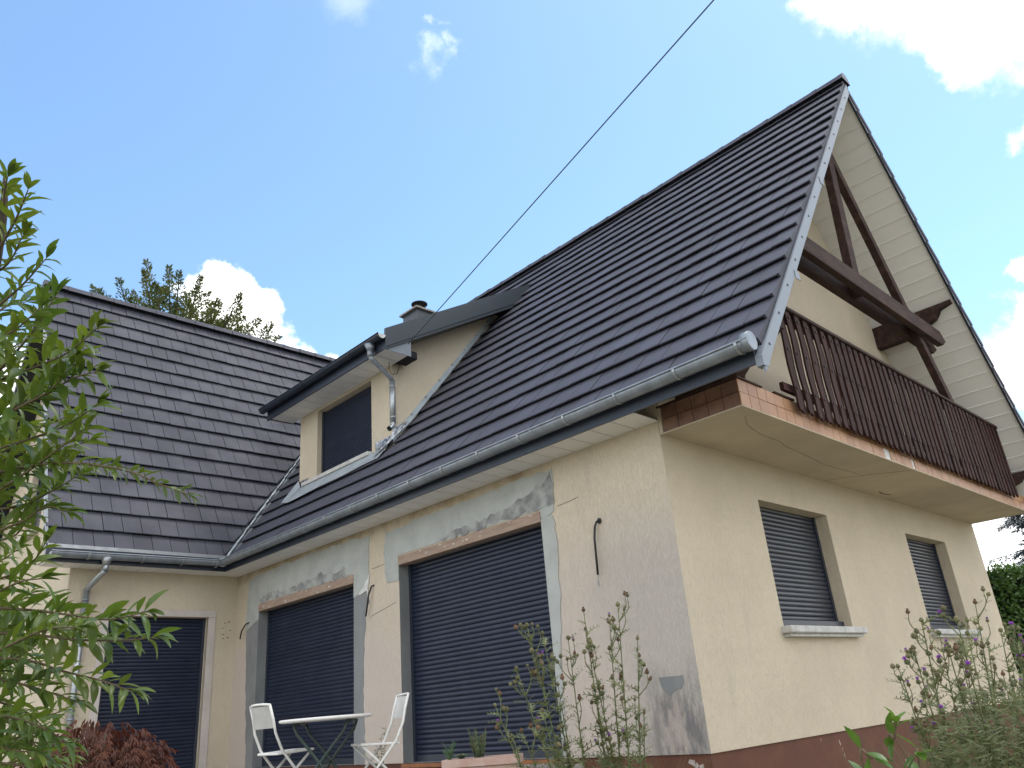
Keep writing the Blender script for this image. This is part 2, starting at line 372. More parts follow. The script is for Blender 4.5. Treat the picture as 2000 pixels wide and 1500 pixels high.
# ------------------------------------------------------------------ house constants
e, L, zf, off, t, m_ = .3975, 8.496, 2.82, .2023, 1.2073, 1.9482
xr, g, wv, W, wx = 4.2094, 1.315, 2.955, 8.662, -2.512
G, Gw = .3697, .3629
cph = 1/math.hypot(1, t); sph = t*cph; cw = 1/math.hypot(1, m_); sw = m_*cw
zs = 2.832; H1, H2, BD = 2.70, 2.9476, .8745
yrw = L-e+17*Gw*cw; zrw = zf+17*Gw*sw          # wing ridge (deck level)
zr = zf+t*(xr+e); xR = 2*xr+e; YB = 13.4        # main ridge, right eave, back end
rat = t/m_
house = thing('house', 'cream rendered house with steep dark tiled roofs, a dormer and a wooden balcony', 'house')

# ------------------------------------------------------------------ walls
def wall_holes(name, mt, org, A, Bv, Nin, wd, ht, holes, depth, reveal_mats=None):
    """wall in plane org + a*A + b*Bv; holes (a0,a1,b0,b1); reveals go inwards along Nin"""
    org, A, Bv, Nin = map(Vector, (org, A, Bv, Nin)); mb = MB()
    as_ = sorted({0, wd, *[h[0] for h in holes], *[h[1] for h in holes]}); bs = sorted({0, ht, *[h[2] for h in holes], *[h[3] for h in holes]})
    P = lambda a, b, d=0: org+A*a+Bv*b+Nin*d
    flip = A.cross(Bv).dot(Nin) > 0
    def q(*p): mb.quad(*(reversed(p) if flip else p))
    for i in range(len(as_)-1):
        for j in range(len(bs)-1):
            ca, cb = (as_[i]+as_[i+1])/2, (bs[j]+bs[j+1])/2
            if any(h[0] < ca < h[1] and h[2] < cb < h[3] for h in holes): continue
            q(P(as_[i], bs[j]), P(as_[i+1], bs[j]), P(as_[i+1], bs[j+1]), P(as_[i], bs[j+1]))
    for hi, (a0, a1, b0, b1) in enumerate(holes):
        mb.cur = 1 if reveal_mats else 0
        q(P(a0, b0), P(a0, b1), P(a0, b1, depth), P(a0, b0, depth))
        q(P(a1, b1), P(a1, b0), P(a1, b0, depth), P(a1, b1, depth))
        q(P(a0, b1), P(a1, b1), P(a1, b1, depth), P(a0, b1, depth))
        q(P(a1, b0), P(a0, b0), P(a0, b0, depth), P(a1, b0, depth))
        mb.cur = 0
        q(P(a0, b0, depth), P(a1, b0, depth), P(a1, b1, depth), P(a0, b1, depth))
    return mb.build(name, [mt]+([reveal_mats] if reveal_mats else []), house)

b1 = (1.604, 4.098, 0, 2.237); b2 = (5.0975, 7.718, 0, 2.183)
wall_holes('wall', MT['wall_worn'], (0, 0, 0), (0, 1, 0), (0, 0, 1), (1, 0, 0), L+.2, zs+.3, [b1, b2], .22, MT['cement_dark'])
w1 = (1.604, 3.1645, .999, 2.27); w2 = (5.522, 7.059, .999, 2.27)
wall_holes('wall', MT['wall'], (0, 0, 0), (1, 0, 0), (0, 0, 1), (0, 1, 0), W, H1+.1, [w1, w2], .22)
mb = MB(); mb.prism([(.004, -.04, H1+.004), (W, -.04, H1+.004), (W, -.04, zf+t*(xR-W)), (xr, -.04, zr+.02), (.004, -.04, zf+t*(e+.004))], (0, .3, 0)); mb.build('wall', MT['wall'], house)
# door wall of the wing
dh = (-1.919-wx, -.449-wx, 0, 2.18)
wall_holes('wall', MT['wall'], (wx, L, 0), (1, 0, 0), (0, 0, 1), (0, 1, 0), -wx+.1, zs+.2, [dh], .16)
# wing gable wall with its upstairs window
gy0, gy1 = L, 2*yrw-L
mb = MB(); pent = [(wx, gy0, 0), (wx, gy1, 0), (wx, gy1, zs), (wx, yrw, zrw-.0), (wx, gy0, zf+m_*e)]
gw = (10.53, 11.46, 3.83, 5.0)
mb.quad((wx, gy0, 0), (wx, gy1, 0), (wx, gy1, gw[2]-.9), (wx, gy0, gw[2]-.9))
z0 = gw[2]-.9
yl = lambda z: max(gy0, L-e+(z-zf)/m_); yh = lambda z: min(gy1, 2*yrw-(L-e)-(z-zf)/m_)
zz = [z0, gw[2], gw[3]]
for a, b in zip(zz[:-1], zz[1:]):
    if b <= gw[2]: mb.quad((wx, yl(a), a), (wx, yh(a), a), (wx, yh(b), b), (wx, yl(b), b))
    else:
        mb.quad((wx, yl(a), a), (wx, gw[0], a), (wx, gw[0], b), (wx, yl(b), b)); mb.quad((wx, gw[1], a), (wx, yh(a), a), (wx, yh(b), b), (wx, gw[1], b))
mb.quad((wx, yl(gw[3]), gw[3]), (wx, yh(gw[3]), gw[3]), (wx, yrw, zrw))
for y0_, y1_, z0_, z1_ in ((gw[0], gw[0], gw[2], gw[3]), (gw[1], gw[1], gw[2], gw[3])): mb.quad((wx, y0_, z0_), (wx, y0_, z1_), (wx+.2, y0_, z1_), (wx+.2, y0_, z0_))
mb.quad((wx, gw[0], gw[3]), (wx, gw[1], gw[3]), (wx+.2, gw[1], gw[3]), (wx+.2, gw[0], gw[3]))
mb.quad((wx, gw[0], gw[2]), (wx, gw[1], gw[2]), (wx+.2, gw[1], gw[2]), (wx+.2, gw[0], gw[2]))
mb.quad((wx+.2, gw[0], gw[2]), (wx+.2, gw[1], gw[2]), (wx+.2, gw[1], gw[3]), (wx+.2, gw[0], gw[3]))
mb.build('wall', MT['wall'], house)
# back and far walls
mb = MB(); mb.box((W-.3, .31, -1.3), (W, YB-.4, zf+t*(xR-W)-.02)); mb.build('wall', MT['wall'], house)
mb = MB(); mb.prism([(0, YB-.4, -1.3), (W-.31, YB-.4, -1.3), (W-.31, YB-.4, zf+.1), (xr, YB-.4, zr-.05), (0, YB-.4, zf)], (0, -.25, 0)); mb.build('wall', MT['wall'], house)
mb = MB(); mb.box((wx+.01, gy1-.25, -1.3), (0, gy1, zs)); mb.build('wall', MT['wall'], house)
# plinths
mb = MB(); mb.box((.018, .018, -1.35), (W-.31, .30, -.002)); mb.box((.018, .301, -1.35), (.30, L+.2, -.002)); mb.box((wx+.02, L+.02, -1.35), (.017, L+.3, -.002)); mb.box((wx+.02, L+.301, -1.35), (wx+.3, gy1-.26, -.002))
mb.build('plinth', MT['plinth'], house)
def ragged(P, step=.09, amp=.014, seed=0):
    rnd = random.Random(seed); o = []
    for i in range(len(P)):
        a, b = P[i], P[(i+1) % len(P)]
        d = math.dist(a[:2], b[:2]); k = max(1, int(d/step)) if len(a) < 3 else 1
        for j in range(k):
            s = j/k; q = (a[0]+(b[0]-a[0])*s, a[1]+(b[1]-a[1])*s)
            if j or len(a) < 3: q = (q[0]+rnd.uniform(-amp, amp), q[1]+rnd.uniform(-amp, amp)*1.2)
            o.append(q)
    return o
def patch(name, P, mt, th=.007, base=0., plane='x', amp=.014, seed=0, step=.07, lab=None):
    """a thin ragged sheet of plaster on a wall; points marked with a third value stay sharp"""
    pts = ragged(P, step=step, amp=amp, seed=seed); mb = MB()
    if plane == 'x': mb.prism([(-base, a, b) for a, b in pts], (-th, 0, 0))
    else: mb.prism([(a, base, b) for a, b in pts], (0, -th, 0))
    o = mb.build(name, mt, house)
    if lab: o['label'] = lab
    return o
S = 1
y0, y1 = b1[0], b1[1]; zt = b1[3]
zl = zt+.115
patch('cement_patch', [(4.36, 2.69), (3.96, 2.70), (3.64, 2.73), (3.14, 2.73), (2.63, 2.72), (2.15, 2.74), (1.67, 2.755), (1.39, 2.73), (1.37, 2.6), (1.42, 2.29), (y0, zl-.09, S), (y0, zl, S), (y1, zl, S), (y1, 2.04, S), (4.34, 2.04), (4.38, 2.18), (4.41, 2.44)], MT['cement'], seed=1, amp=.016)
patch('cement_patch', [(y0, zl-.10, S), (1.43, 2.25), (1.40, 1.97), (1.42, 1.77), (1.44, 1.47), (1.49, 1.04), (1.54, .35), (1.56, .01), (y0, .01, S)], MT['cement'], th=.010, seed=2, amp=.014)
y0, y1 = b2[0], b2[1]; zt2 = b2[3]; zl2 = zt2+.11
patch('cement_patch', [(8.09, 2.70), (7.79, 2.74), (6.91, 2.76), (6.03, 2.77), (5.24, 2.76), (4.73, 2.73), (4.74, 2.24), (4.79, 2.06), (y0, 1.98, S), (y0, zl2, S), (y1, zl2, S), (y1, 2.06, S), (8.10, 1.95), (8.12, 2.2)], MT['cement'], seed=3, amp=.016)
patch('cement_patch', [(y0, 1.985, S), (4.78, 2.05), (4.75, 1.88), (4.82, 1.74), (4.86, 1.3), (4.88, .9), (4.87, .53), (4.86, .01), (y0, .01, S)], MT['cement_dark'], th=.004, seed=4, amp=.018)
patch('cement_patch', [(8.10, 1.96), (y1, 2.07, S), (y1, .01, S), (7.93, .01), (7.97, .5), (8.04, 1.1), (8.07, 1.42)], MT['cement_dark'], th=.004, seed=5, amp=.016)
# dark mortar smears just above the timbers
patch('mortar_smear', [(1.40, 2.70), (1.40, zl+.01), (1.9, zl+.006), (2.6, zl+.004), (3.3, zl+.006), (3.25, zl+.035), (2.8, zl+.085), (2.3, zl+.11), (1.9, zl+.17), (1.62, zl+.24)], MT['smear'], th=.003, base=.0073, seed=6, amp=.022, step=.06)
patch('mortar_smear', [(5.25, zl2+.01), (5.9, zl2+.004), (6.7, zl2+.006), (7.4, zl2+.008), (7.65, zl2-.03), (7.72, zl2+.06), (7.45, zl2+.12), (7.0, zl2+.085), (6.5, zl2+.09), (6.0, zl2+.16), (5.6, zl2+.09), (5.3, zl2+.13)], MT['smear'], th=.003, base=.0073, seed=7, amp=.022, step=.06)
patch('mortar_smear', [(4.72, 2.22), (4.80, 2.14), (4.98, 2.02), (4.93, 1.97), (4.80, 2.01), (4.76, 1.96)], MT['mortar'], th=.004, base=.0075, seed=17, amp=.02, step=.05)
# bare spot in the render beside the corner, chips on the plinth
patch('bare_patch', [(.405, .605, S), (.155, .602, S), (.16, .53), (.20, .49), (.245, .505), (.30, .455), (.36, .475), (.40, .54)], MT['cement_dark'], th=.003, seed=8, amp=.012, step=.03)
for i, (a, b, s_) in enumerate(((.20, -.07, .035), (.12, -.10, .03), (.16, -.085, .02))):
    patch('paint_chip', [(a+s_*math.cos(k), b+s_*.7*math.sin(k)) for k in (0, 1, 2, 3, 4, 5)], MT['chip'], th=.002, base=-.018, seed=20+i, amp=.012, step=.02)
for i, (a, b, s_) in enumerate(((2.28, -.10, .02), (2.31, -.16, .012), (2.33, -.22, .015), (1.9, -.05, .012))):
    patch('paint_chip', [(a+s_*.5*math.cos(k), b+s_*1.6*math.sin(k)) for k in (0, 1, 2, 3, 4, 5)], MT['chip'], th=.002, base=.018, plane='y', seed=30+i, amp=.008, step=.02)
# scored lines and gouges
def groove(P, wdt=.006, nm='scored_line', mt='crack', plane='x', base=0):
    mb = MB()
    for (a, b), (c, d) in zip(P[:-1], P[1:]):
        dx, dz = c-a, d-b; l = math.hypot(dx, dz) or 1; nx, nz = -dz/l*wdt/2, dx/l*wdt/2
        q = [(a+nx, b+nz), (a-nx, b-nz), (c-nx, d-nz), (c+nx, d+nz)]
        if plane == 'x': mb.prism([(-base, y, z) for y, z in q], (-.0015, 0, 0))
        elif plane == 'y': mb.prism([(y, L-base, z) for y, z in q], (0, -.0015, 0))
        else: mb.prism([(y, z, base) for y, z in q], (0, 0, -.0015))
    return mb.build(nm, MT[mt], house)
groove([(1.367, 2.335), (1.2, 2.345), (1.068, 2.36)])
groove([(4.69, 2.285), (4.5, 2.292), (4.40, 2.297)]); groove([(4.72, 1.695), (4.45, 1.74), (4.17, 1.79)])
rn = random.Random(3)
for i in range(9):
    a, b = -.18+rn.uniform(-.09, .12), 2.02+rn.uniform(-.16, .13); l = rn.uniform(.012, .035); an = rn.uniform(-1, .6)
    groove([(a, b), (a+l*math.cos(an), b+l*math.sin(an))], .012, 'render_chip', plane='y')

# ------------------------------------------------------------------ shutters
def slat_mesh(wd, pitch, mt, name='slat'):
    mb = MB(); pr = [(-.000, 0.002), (.006, .010), (.0085, pitch*.5), (.006, pitch-.010), (0, pitch-.004), (-.004, pitch-.001)]
    mb.sm = True
    mb.sweep([(a, b) for a, b in pr], (0, 0, 0), (wd, 0, 0), (0, -1, 0), (0, 0, 1))
    return mb.mesh(name, mt)
def shutter(org, A, Nout, wd, ht, pitch=.0525, mt='slat', bar=.06, rail=.045, lab=None, barh=None):
    """roller shutter hung in an opening; A along the width, Nout outwards; guide rails, bottom bar and one slat each row"""
    org, A, Nout = map(Vector, (org, A, Nout)); Z = Vector((0, 0, 1))
    mb = MB()
    for a in (0, wd-rail): mb.obox(org+A*a-Nout*.03, A*rail, Nout*.055, Z*ht)
    mb.obox(org+A*rail-Nout*.03, A*(wd-2*rail), Nout*.008, Z*ht)
    mb.obox(org+A*(rail+.002)-Nout*.012, A*(wd-2*rail-.004), Nout*.024, Z*bar)
    o = mb.build('roller_shutter', MT['navy'], house)
    if lab: o['label'] = lab
    me = slat_mesh(wd-2*rail-.004, pitch, MT[mt])
    k = int((ht-bar)/pitch)+1
    rot = Matrix((A, -Nout, Z)).transposed().to_4x4()
    for i in range(k):
        q = org+A*(rail+.002)+Z*(bar+i*pitch)
        if q.z+pitch > org.z+ht+.02: break
        s = link('slat', me, o, Matrix.Translation(q) @ rot)
    return o
rs = .17
shutter((rs, b1[1], 0.0), (0, -1, 0), (-1, 0, 0), b1[1]-b1[0], b1[3], bar=.07)
shutter((rs, b2[1], 0.0), (0, -1, 0), (-1, 0, 0), b2[1]-b2[0], b2[3], bar=.07)
shutter((-1.919, L+.12, 0), (1, 0, 0), (0, -1, 0), 1.47, 2.18, bar=.07)
shutter((w1[0], .17, w1[2]), (1, 0, 0), (0, -1, 0), w1[1]-w1[0], w1[3]-w1[2], pitch=.050, mt='slat_grey', bar=.03)
shutter((w2[0], .17, w2[2]), (1, 0, 0), (0, -1, 0), w2[1]-w2[0], w2[3]-w2[2], pitch=.050, mt='slat_grey', bar=.03)
shutter((wx+.12, gw[1], gw[2]), (0, -1, 0), (-1, 0, 0), gw[1]-gw[0], gw[3]-gw[2], pitch=.05, mt='slat_grey')
# timbers over the two big openings, with plaster splashes
for (y0, y1, _, zt) in (b1, b2):
    mb = MB(); mb.box((-.016, y0+.002, zt-.012), (.09, y1-.002, zt+.098)); mb.build('lintel_beam', MT['lintel'], house, bevel=.004)
    mb = MB(); rn = random.Random(int(y0*10))
    for i in range(12):
        yy = y0+rn.uniform(.1, y1-y0-.1); l = rn.uniform(.01, .05); zz_ = zt+rn.choice((.0, .03, .075))
        mb.box((-.0185, yy, zz_), (-.0165, yy+l, zz_+rn.uniform(.006, .02)))
    mb.build('plaster_splash', MT['splash'], house)
# rusty strip and stones under the big shutter
mb = MB(); mb.box((-.03, b1[0], -.045), (.17, b1[1], -.004)); mb.build('door_sill', MT['rust'], house)
rn = random.Random(5); yy = b1[0]-.3
while yy < 4.4:
    l = rn.uniform(.16, .34); mb = MB(); mb.box((-.10-rn.uniform(0, .04), yy, -.185), (-.04, yy+l-.02, -.05+rn.uniform(-.02, .015)))
    mb.build('stone', MT['stone'], house, bevel=.015); yy += l
# white surround of the wing door
mb = MB(); a0, a1 = -1.919, -.449; zt3 = 2.18
mb.box((a0-.115, L-.014, 0), (a0, L+.06, zt3)); s1_ = mb.build('door_surround', MT['surround'], house, bevel=.004)
mb = MB(); mb.box((a1, L-.014, 0), (a1+.115, L+.06, zt3)); mb.build('door_surround', MT['surround'], house, bevel=.004)
mb = MB(); mb.box((a0-.115, L-.0145, zt3+.002), (a1+.115, L+.06, zt3+.105)); mb.build('door_surround', MT['surround'], house, bevel=.004)
# window sills
for (x0, x1, zb, _) in (w1, w2):
    mb = MB(); mb.box((x0-.07, -.115, zb-.075), (x1+.10, .17, zb-.006)); mb.build('sill', MT['sill'], house, bevel=.010)
    mb = MB(); mb.box((x0-.03, -.075, zb-.105), (x1+.06, -.002, zb-.077)); mb.build('sill_lip', MT['sill'], house)
    mb = MB(); mb.box((x0+.004, .085, zb-.004), (x1-.004, .168, zb+.075)); mb.build('sill_profile', MT['navy'], house, bevel=.004)
mb = MB(); mb.box((wx-.10, gw[0]-.05, gw[2]-.06), (wx+.1, gw[1]+.05, gw[2]-.003)); mb.build('sill', MT['sill'], house, bevel=.006)

# ------------------------------------------------------------------ roof decks, soffits, fascias
roof = MB()
dz = off-.10
def slab(mb, poly, th): mb.prism(poly, (0, 0, -th))
ml = lambda x, y: (x, y, zf+dz+t*(x+e))
mrr = lambda x, y: (x, y, zf+dz+t*(xR-x))
wl = lambda x, y: (x, y, zf+dz+m_*(y-(L-e)))
xv = (yrw-(L-e))/rat-e     # where the valley meets the wing ridge level
mb = MB(); TH = .085
mb.prism([ml(-e+.02, -g+.03), ml(xr-.002, -g+.03), ml(xr-.002, YB), ml(-e+.02, YB)], (0, 0, -TH))
mb.prism([mrr(xr+.002, -g+.03), mrr(xR-.02, -g+.03), mrr(xR-.02, YB), mrr(xr+.002, YB)], (0, 0, -TH))
mainroof = mb.build('roof', MT['deck'], house, fix=True)
mb = MB()
mb.prism([wl(-wv+.03, L-e+.02), wl(-e, L-e+.02), (xv, yrw, zrw+dz), wl(-wv+.03, yrw)], (0, 0, -TH))
wb = lambda x, y: (x, y, zf+dz+m_*((2*yrw-(L-e))-y))
mb.prism([wb(-wv+.03, yrw+.002), wb(xv, yrw+.002), wb(xv, 2*yrw-(L-e)), wb(-wv+.03, 2*yrw-(L-e))], (0, 0, -TH))
wingroof = mb.build('roof', MT['deck'], house, fix=True)

# fascia boards
def board(name, p, q, dz_, th, mt): 
    p, q = Vector(p), Vector(q); d = (q-p).normalized(); n_ = Vector((d.y, -d.x, 0))
    mb = MB(); mb.obox(p, q-p, n_*th, (0, 0, dz_)); return mb.build(name, MT[mt], house)
FH = .20
board('fascia', (-e-.0, L-e-.0, zf), (-e, -g+.034, zf), FH, .022, 'navy')
board('fascia', (-wv, L-e, zf), (-e-.023, L-e, zf), FH, .022, 'navy')
# eave soffit panels (one object each)
def soff(o, A, Bv, name='soffit_panel', mt='pvc', par=None):
    """panel with a small step along one long edge"""
    o, A, Bv = map(Vector, (o, A, Bv)); n_ = A.cross(Bv).normalized()*.012; mb = MB()
    if n_.z < 0 and abs(n_.z) > .005: n_ = -n_
    mb.obox(o, A*.955, Bv, n_); mb.obox(o+A*.955, A*.045, Bv, n_*.45)
    mb.v = [tuple(Vector(v)+(Vector((0, 0, 0)))) for v in mb.v]
    return mb.mesh(name, MT[mt])
sp = .262
me = None
mb = MB(); mb.box((0, 0, 0), (e-.004, sp-.013, .012)); me = mb.mesh('soffit_panel', MT['pvc'])
k = 0
yy = .0
while yy < L-e-.02:
    link('soffit_panel', me, house, Matrix.Translation((-e+.002, yy, zf+.006))); yy += sp
mb = MB(); mb.box((-e, .0, zf+.0185), (-.002, L-e-.01, zf+.03)); mb.build('soffit_backing', MT['crack'], house)
mb = MB(); mb.box((0, 0, 0), (sp-.013, e-.004, .012)); me2 = mb.mesh('soffit_panel', MT['pvc'])
xx = -wv+.03
while xx < -e-.1:
    link('soffit_panel', me2, house, Matrix.Translation((xx, L-e+.002, zf+.006))); xx += sp
mb = MB(); mb.box((-wv+.02, L-e+.01, zf+.0185), (-.002, L-.002, zf+.03)); mb.build('soffit_backing', MT['crack'], house)
mb = MB(); mb.box((-e+.004, L-e+.002, zf+.007), (-.002, L-.002, zf+.0175)); mb.build('soffit_panel', MT['pvc'], house)
# gable overhang soffits: sloping panels, long side along the ridge direction
pw = .2505; gl = g-.035
mb = MB(); mb.box((0, 0, 0), (pw-.020, gl, .012)); mb.cur = 1; mb.box((pw-.019, 0, -.009), (pw-.002, gl, .011)); pme = mb.mesh('soffit_panel', [MT['pvc'], MT['pvc_glint']])  # paler bead paints the highlight along each panel edge
s = 0.06
Lr = (xR-xr)/cph
ax = Vector((cph, 0, -sph)); nz = Vector((-sph, 0, -cph))   # down the right slope, into the underside
while s < Lr-.3:
    o = Vector((xr, -g+.035, zr))+ax*s+Vector((0, 0, -.003))
    mw = Matrix((ax, (0, 1, 0), Vector((sph, 0, cph)))).transposed().to_4x4()
    link('soffit_panel', pme, house, Matrix.Translation(o) @ mw); s += pw
s = 0.06; ax = Vector((-cph, 0, -sph))
while s < Lr-pw-.02:
    o = Vector((xr, -g+.035, zr))+ax*s+Vector((0, 0, -.003))
    o = o+Vector((0, gl, 0))
    mw = Matrix((ax, (0, -1, 0), Vector((-sph, 0, cph)))).transposed().to_4x4()
    link('soffit_panel', pme, house, Matrix.Translation(o) @ mw); s += pw
# verge boards on the gable
def slope_board(name, p0, p1, h0, h1, y, th, mt):
    p0, p1 = Vector(p0), Vector(p1); up = Vector((0, 0, 1)); mb = MB()
    P = [p0+up*h0, p1+up*h0, p1+up*h1, p0+up*h1]; mb.prism([(a.x, y, a.z) for a in P], (0, th, 0)); return mb.build(name, MT[mt], house)
vb = slope_board('verge_board', (-e, 0, zf), (xr-.03, 0, zr-.03*t), -.085, .088, -g-.027, .02, 'verge')
mb = MB(); 
for i in range(14):
    s = .25+i*.5
    if s > 7: break
    c = Vector((-e+s*cph, -g-.0275, zf+s*sph+.01)); mb.box(c-Vector((.009, .006, .009)), c+Vector((.009, 0, .009)))
r_ = mb.build('rivet', MT['dark_metal'], house)
slope_board('verge_board', (xr+.03, 0, zr-.03*t), (xR, 0, zf), -.05, .150, -g+.008, .03, 'navy')
mb = MB(); mb.prism([(-e-.024, -g-.030, zf-.03), (-e+.055, -g-.030, zf-.03), (-e+.12, -g-.030, zf+.06), (-e+.12, -g-.030, zf+.235), (-e-.024, -g-.030, zf+.055)], (0, .064, 0)); mb.build('verge_board', MT['verge'], house)
# verge trim of the wing gable
def wz(y): return zf+m_*(y-(L-e))
mb = MB(); mb.prism([(-wv-.004, L-e, zf-.005), (-wv-.004, yrw, zrw-.005), (-wv-.004, yrw, zrw+.19), (-wv-.004, L-e, zf+.19)], (.03, 0, 0)); mb.build('verge_board', MT['verge'], house)
mb = MB(); yb = 2*yrw-(L-e); mb.prism([(-wv-.004, yb, zf-.005), (-wv-.004, yrw+.003, zrw-.01), (-wv-.004, yrw+.003, zrw+.19), (-wv-.004, yb, zf+.19)], (.03, 0, 0)); mb.build('verge_board', MT['dark_metal'], house)
mb = MB(); mb.prism([(-wv+.03, L-e+.03, zf-.0+.02), (wx-.002, L-e+.03, zf+.02), (wx-.002, yrw, zrw+.0), (-wv+.03, yrw, zrw+.0)], (0, 0, .012)); mb.build('soffit_panel', MT['pvc'], house)

# ------------------------------------------------------------------ roof tiles
TW, TL, TT = .286, .455, .037
def tile_mesh(x0, x1, flank=0, fd=.080):
    """one flat tile: x across, y up the slope, z outwards; front edge rounded and thick; flank=+1/-1 adds the cloaked verge side"""
    mb = MB(); tilt = -(TT+.006)/G
    def z(y, zz): return zz+tilt*y
    pr = [(0.030, -TT), (0.0, -.013), (.003, -.003), (.014, 0), (TL, 0), (TL, -.012), (.06, -.020)]
    n = len(pr); b = len(mb.v)
    for x in (x0, x1):
        for y, q in pr: mb.v.append((x, y, z(y, q)))
    for i in range(n):
        j = (i+1) % n; mb.face([b+i, b+n+i, b+n+j, b+j])
    mb.face([b+i for i in range(n)]); mb.face([b+n+i for i in range(n-1, -1, -1)])
    if flank:
        xa, xb = (x1-.018, x1+.004) if flank > 0 else (x0-.004, x0+.018)
        P = [(0, .002), (TL*.9, .002), (TL*.9, -fd), (0, -fd)]
        mb.prism([(xa, y, z(y, q)) for y, q in P], (xb-xa, 0, 0))
    return mb.mesh('roof_tile', MT['tile'], fix=True)
def clip(me, mw, planes):
    """cut a copy of the tile by world planes (co, no): what lies on the +no side goes"""
    bm = bmesh.new(); bm.from_mesh(me); inv = mw.inverted()
    for c, nn in planes:
        lc = inv @ Vector(c); ln = (inv.to_3x3() @ Vector(nn)).normalized()
        r = bmesh.ops.bisect_plane(bm, geom=bm.verts[:]+bm.edges[:]+bm.faces[:], plane_co=lc, plane_no=ln, clear_outer=True)
        ed = [x for x in r['geom_cut'] if isinstance(x, bmesh.types.BMEdge)]
        if ed:
            try: bmesh.ops.holes_fill(bm, edges=ed)
            except Exception: pass
    m2 = bpy.data.meshes.new('roof_tile'); bm.to_mesh(m2); bm.free(); m2.materials.append(MT['tile'])
    return m2 if len(m2.vertices) else None
tiles = []     # (mesh, matrix, parent, score)
tcache = {}
def score(mw, w_):
    P = [pix(mw @ Vector(q)) for q in ((0, 0, 0), (w_, 0, 0), (w_, G, 0), (0, G, 0))]
    if min(p[2] for p in P) < .5: return 0
    cx = sum(p[0] for p in P)/4; cy = sum(p[1] for p in P)/4
    if not (0 < cx < 2000 and 0 < cy < 1500): return 0
    if cx < 120: return 0
    a = 0
    for i in range(4):
        q, r = P[i], P[(i+1) % 4]; a += q[0]*r[1]-r[0]*q[1]
    return abs(a)/2
rt = random.Random(11)
DX0, DX1, DY0, DY1 = .58, 2.88, 4.94, 7.76     # hole for the dormer
# main roof (left slope)
upv = Vector((cph, 0, sph)); nv = Vector((-sph, 0, cph)); acr = Vector((0, -1, 0))
RM = Matrix((acr, upv, nv)).transposed().to_4x4()
vdir = Vector((1, rat, 0)).normalized(); vn = Vector((-vdir.y, vdir.x, 0))   # valley plan direction and its left normal
V0 = Vector((-e, L-e, 0))
for row in range(20):
    s = .0356+row*G
    first = .206 if row % 2 else .347
    y = -g; i = 0
    if row % 2 == 0 and row == 0: first = .347
    while y < L+5:
        wdt = first if i == 0 else .2935
        yc = y+wdt/2; o = Vector((-e, 0, zf+off))+upv*s+Vector((0, y+wdt, 0))
        xm = o.x+upv.x*G/2
        key = ('m', round(wdt, 3), i == 0)
        if key not in tcache: tcache[key] = tile_mesh(0.004, wdt-.004, flank=1 if i == 0 else 0) if i else tile_mesh(.003, wdt-.001, flank=1)
        jit = Matrix.Translation(nv*rt.uniform(-.003, .004)+upv*rt.uniform(-.004, .004)) 
        mw = jit @ Matrix.Translation(o) @ RM @ Matrix.Rotation(rt.uniform(-.004, .004), 4, 'Z')
        me = tcache[key]; planes = []
        c = Vector((o.x+upv.x*G*.5, yc, 0))
        dv_ = (c-V0).dot(vn)
        if dv_ > .26: break
        if dv_ > -.42: planes.append((V0-vn*.055, vn))
        inx = DX0-.30 < c.x < DX1; iny = DY0 < yc < DY1
        if c.x > DX0-.3 and c.x < DX1 and DY0-.2 < yc < DY1+.2:
            if c.x < DX0-.02 and DY0-.15 < yc < DY1+.15:
                planes.append(((DX0, 0, 0), (1, 0, 0)))
                if yc < DY0 or yc > DY1: planes = planes[:-1]
            elif yc <= DY0+.0: planes.append(((0, DY0, 0), (0, 1, 0)))
            elif yc >= DY1: planes.append(((0, DY1, 0), (0, -1, 0)))
            elif DY0 < yc < DY0+.145 or DY1-.145 < yc < DY1:
                planes.append(((0, DY0, 0), (0, 1, 0)) if yc < 6 else ((0, DY1, 0), (0, -1, 0)))
            else: me = None
        if s+TL > (xr+e)/cph: planes.append(((xr-.01, 0, 0), (1, 0, 0)))
        if me and planes: me = clip(me, mw, planes)
        if me:
            sc = score(mw, wdt)
            if yc > 8.0: sc *= .2
            tiles.append((me, mw, mainroof, sc))
        y += wdt; i += 1
# wing roof
upw = Vector((0, cw, sw)); nw = Vector((0, -sw, cw)); RW = Matrix(((1, 0, 0), upw, nw)).transposed().to_4x4()
for row in range(17):
    s = .003+row*Gw
    x = -wv; i = 0; wt = .2745
    first = wt*(.75 if row % 2 else 1.25)
    while x < 5:
        wdt = first if i == 0 else wt
        o = Vector((x, L-e, zf+off))+upw*s
        key = ('w', round(wdt, 3), i == 0)
        if key not in tcache: tcache[key] = tile_mesh(.0045, wdt-.0045) if i else tile_mesh(.001, wdt-.004, flank=-1)
        jit = Matrix.Translation(nw*rt.uniform(-.003, .004)+upw*rt.uniform(-.004, .004))
        mw = jit @ Matrix.Translation(o) @ RW @ Matrix.Rotation(rt.uniform(-.004, .004), 4, 'Z')
        me = tcache[key]; planes = []
        c = Vector((x+wdt/2, o.y+upw.y*G/2, 0)); dv_ = (c-V0).dot(vn)
        if dv_ < -.26: break
        if dv_ < .42: planes.append((V0+vn*.055, -vn))
        if row == 16: planes.append(((0, yrw-.005, 0), (0, 1, 0)))
        if planes: me = clip(me, mw, planes)
        if me: tiles.append((me, mw, wingroof, score(mw, wdt)))
        x += wdt; i += 1
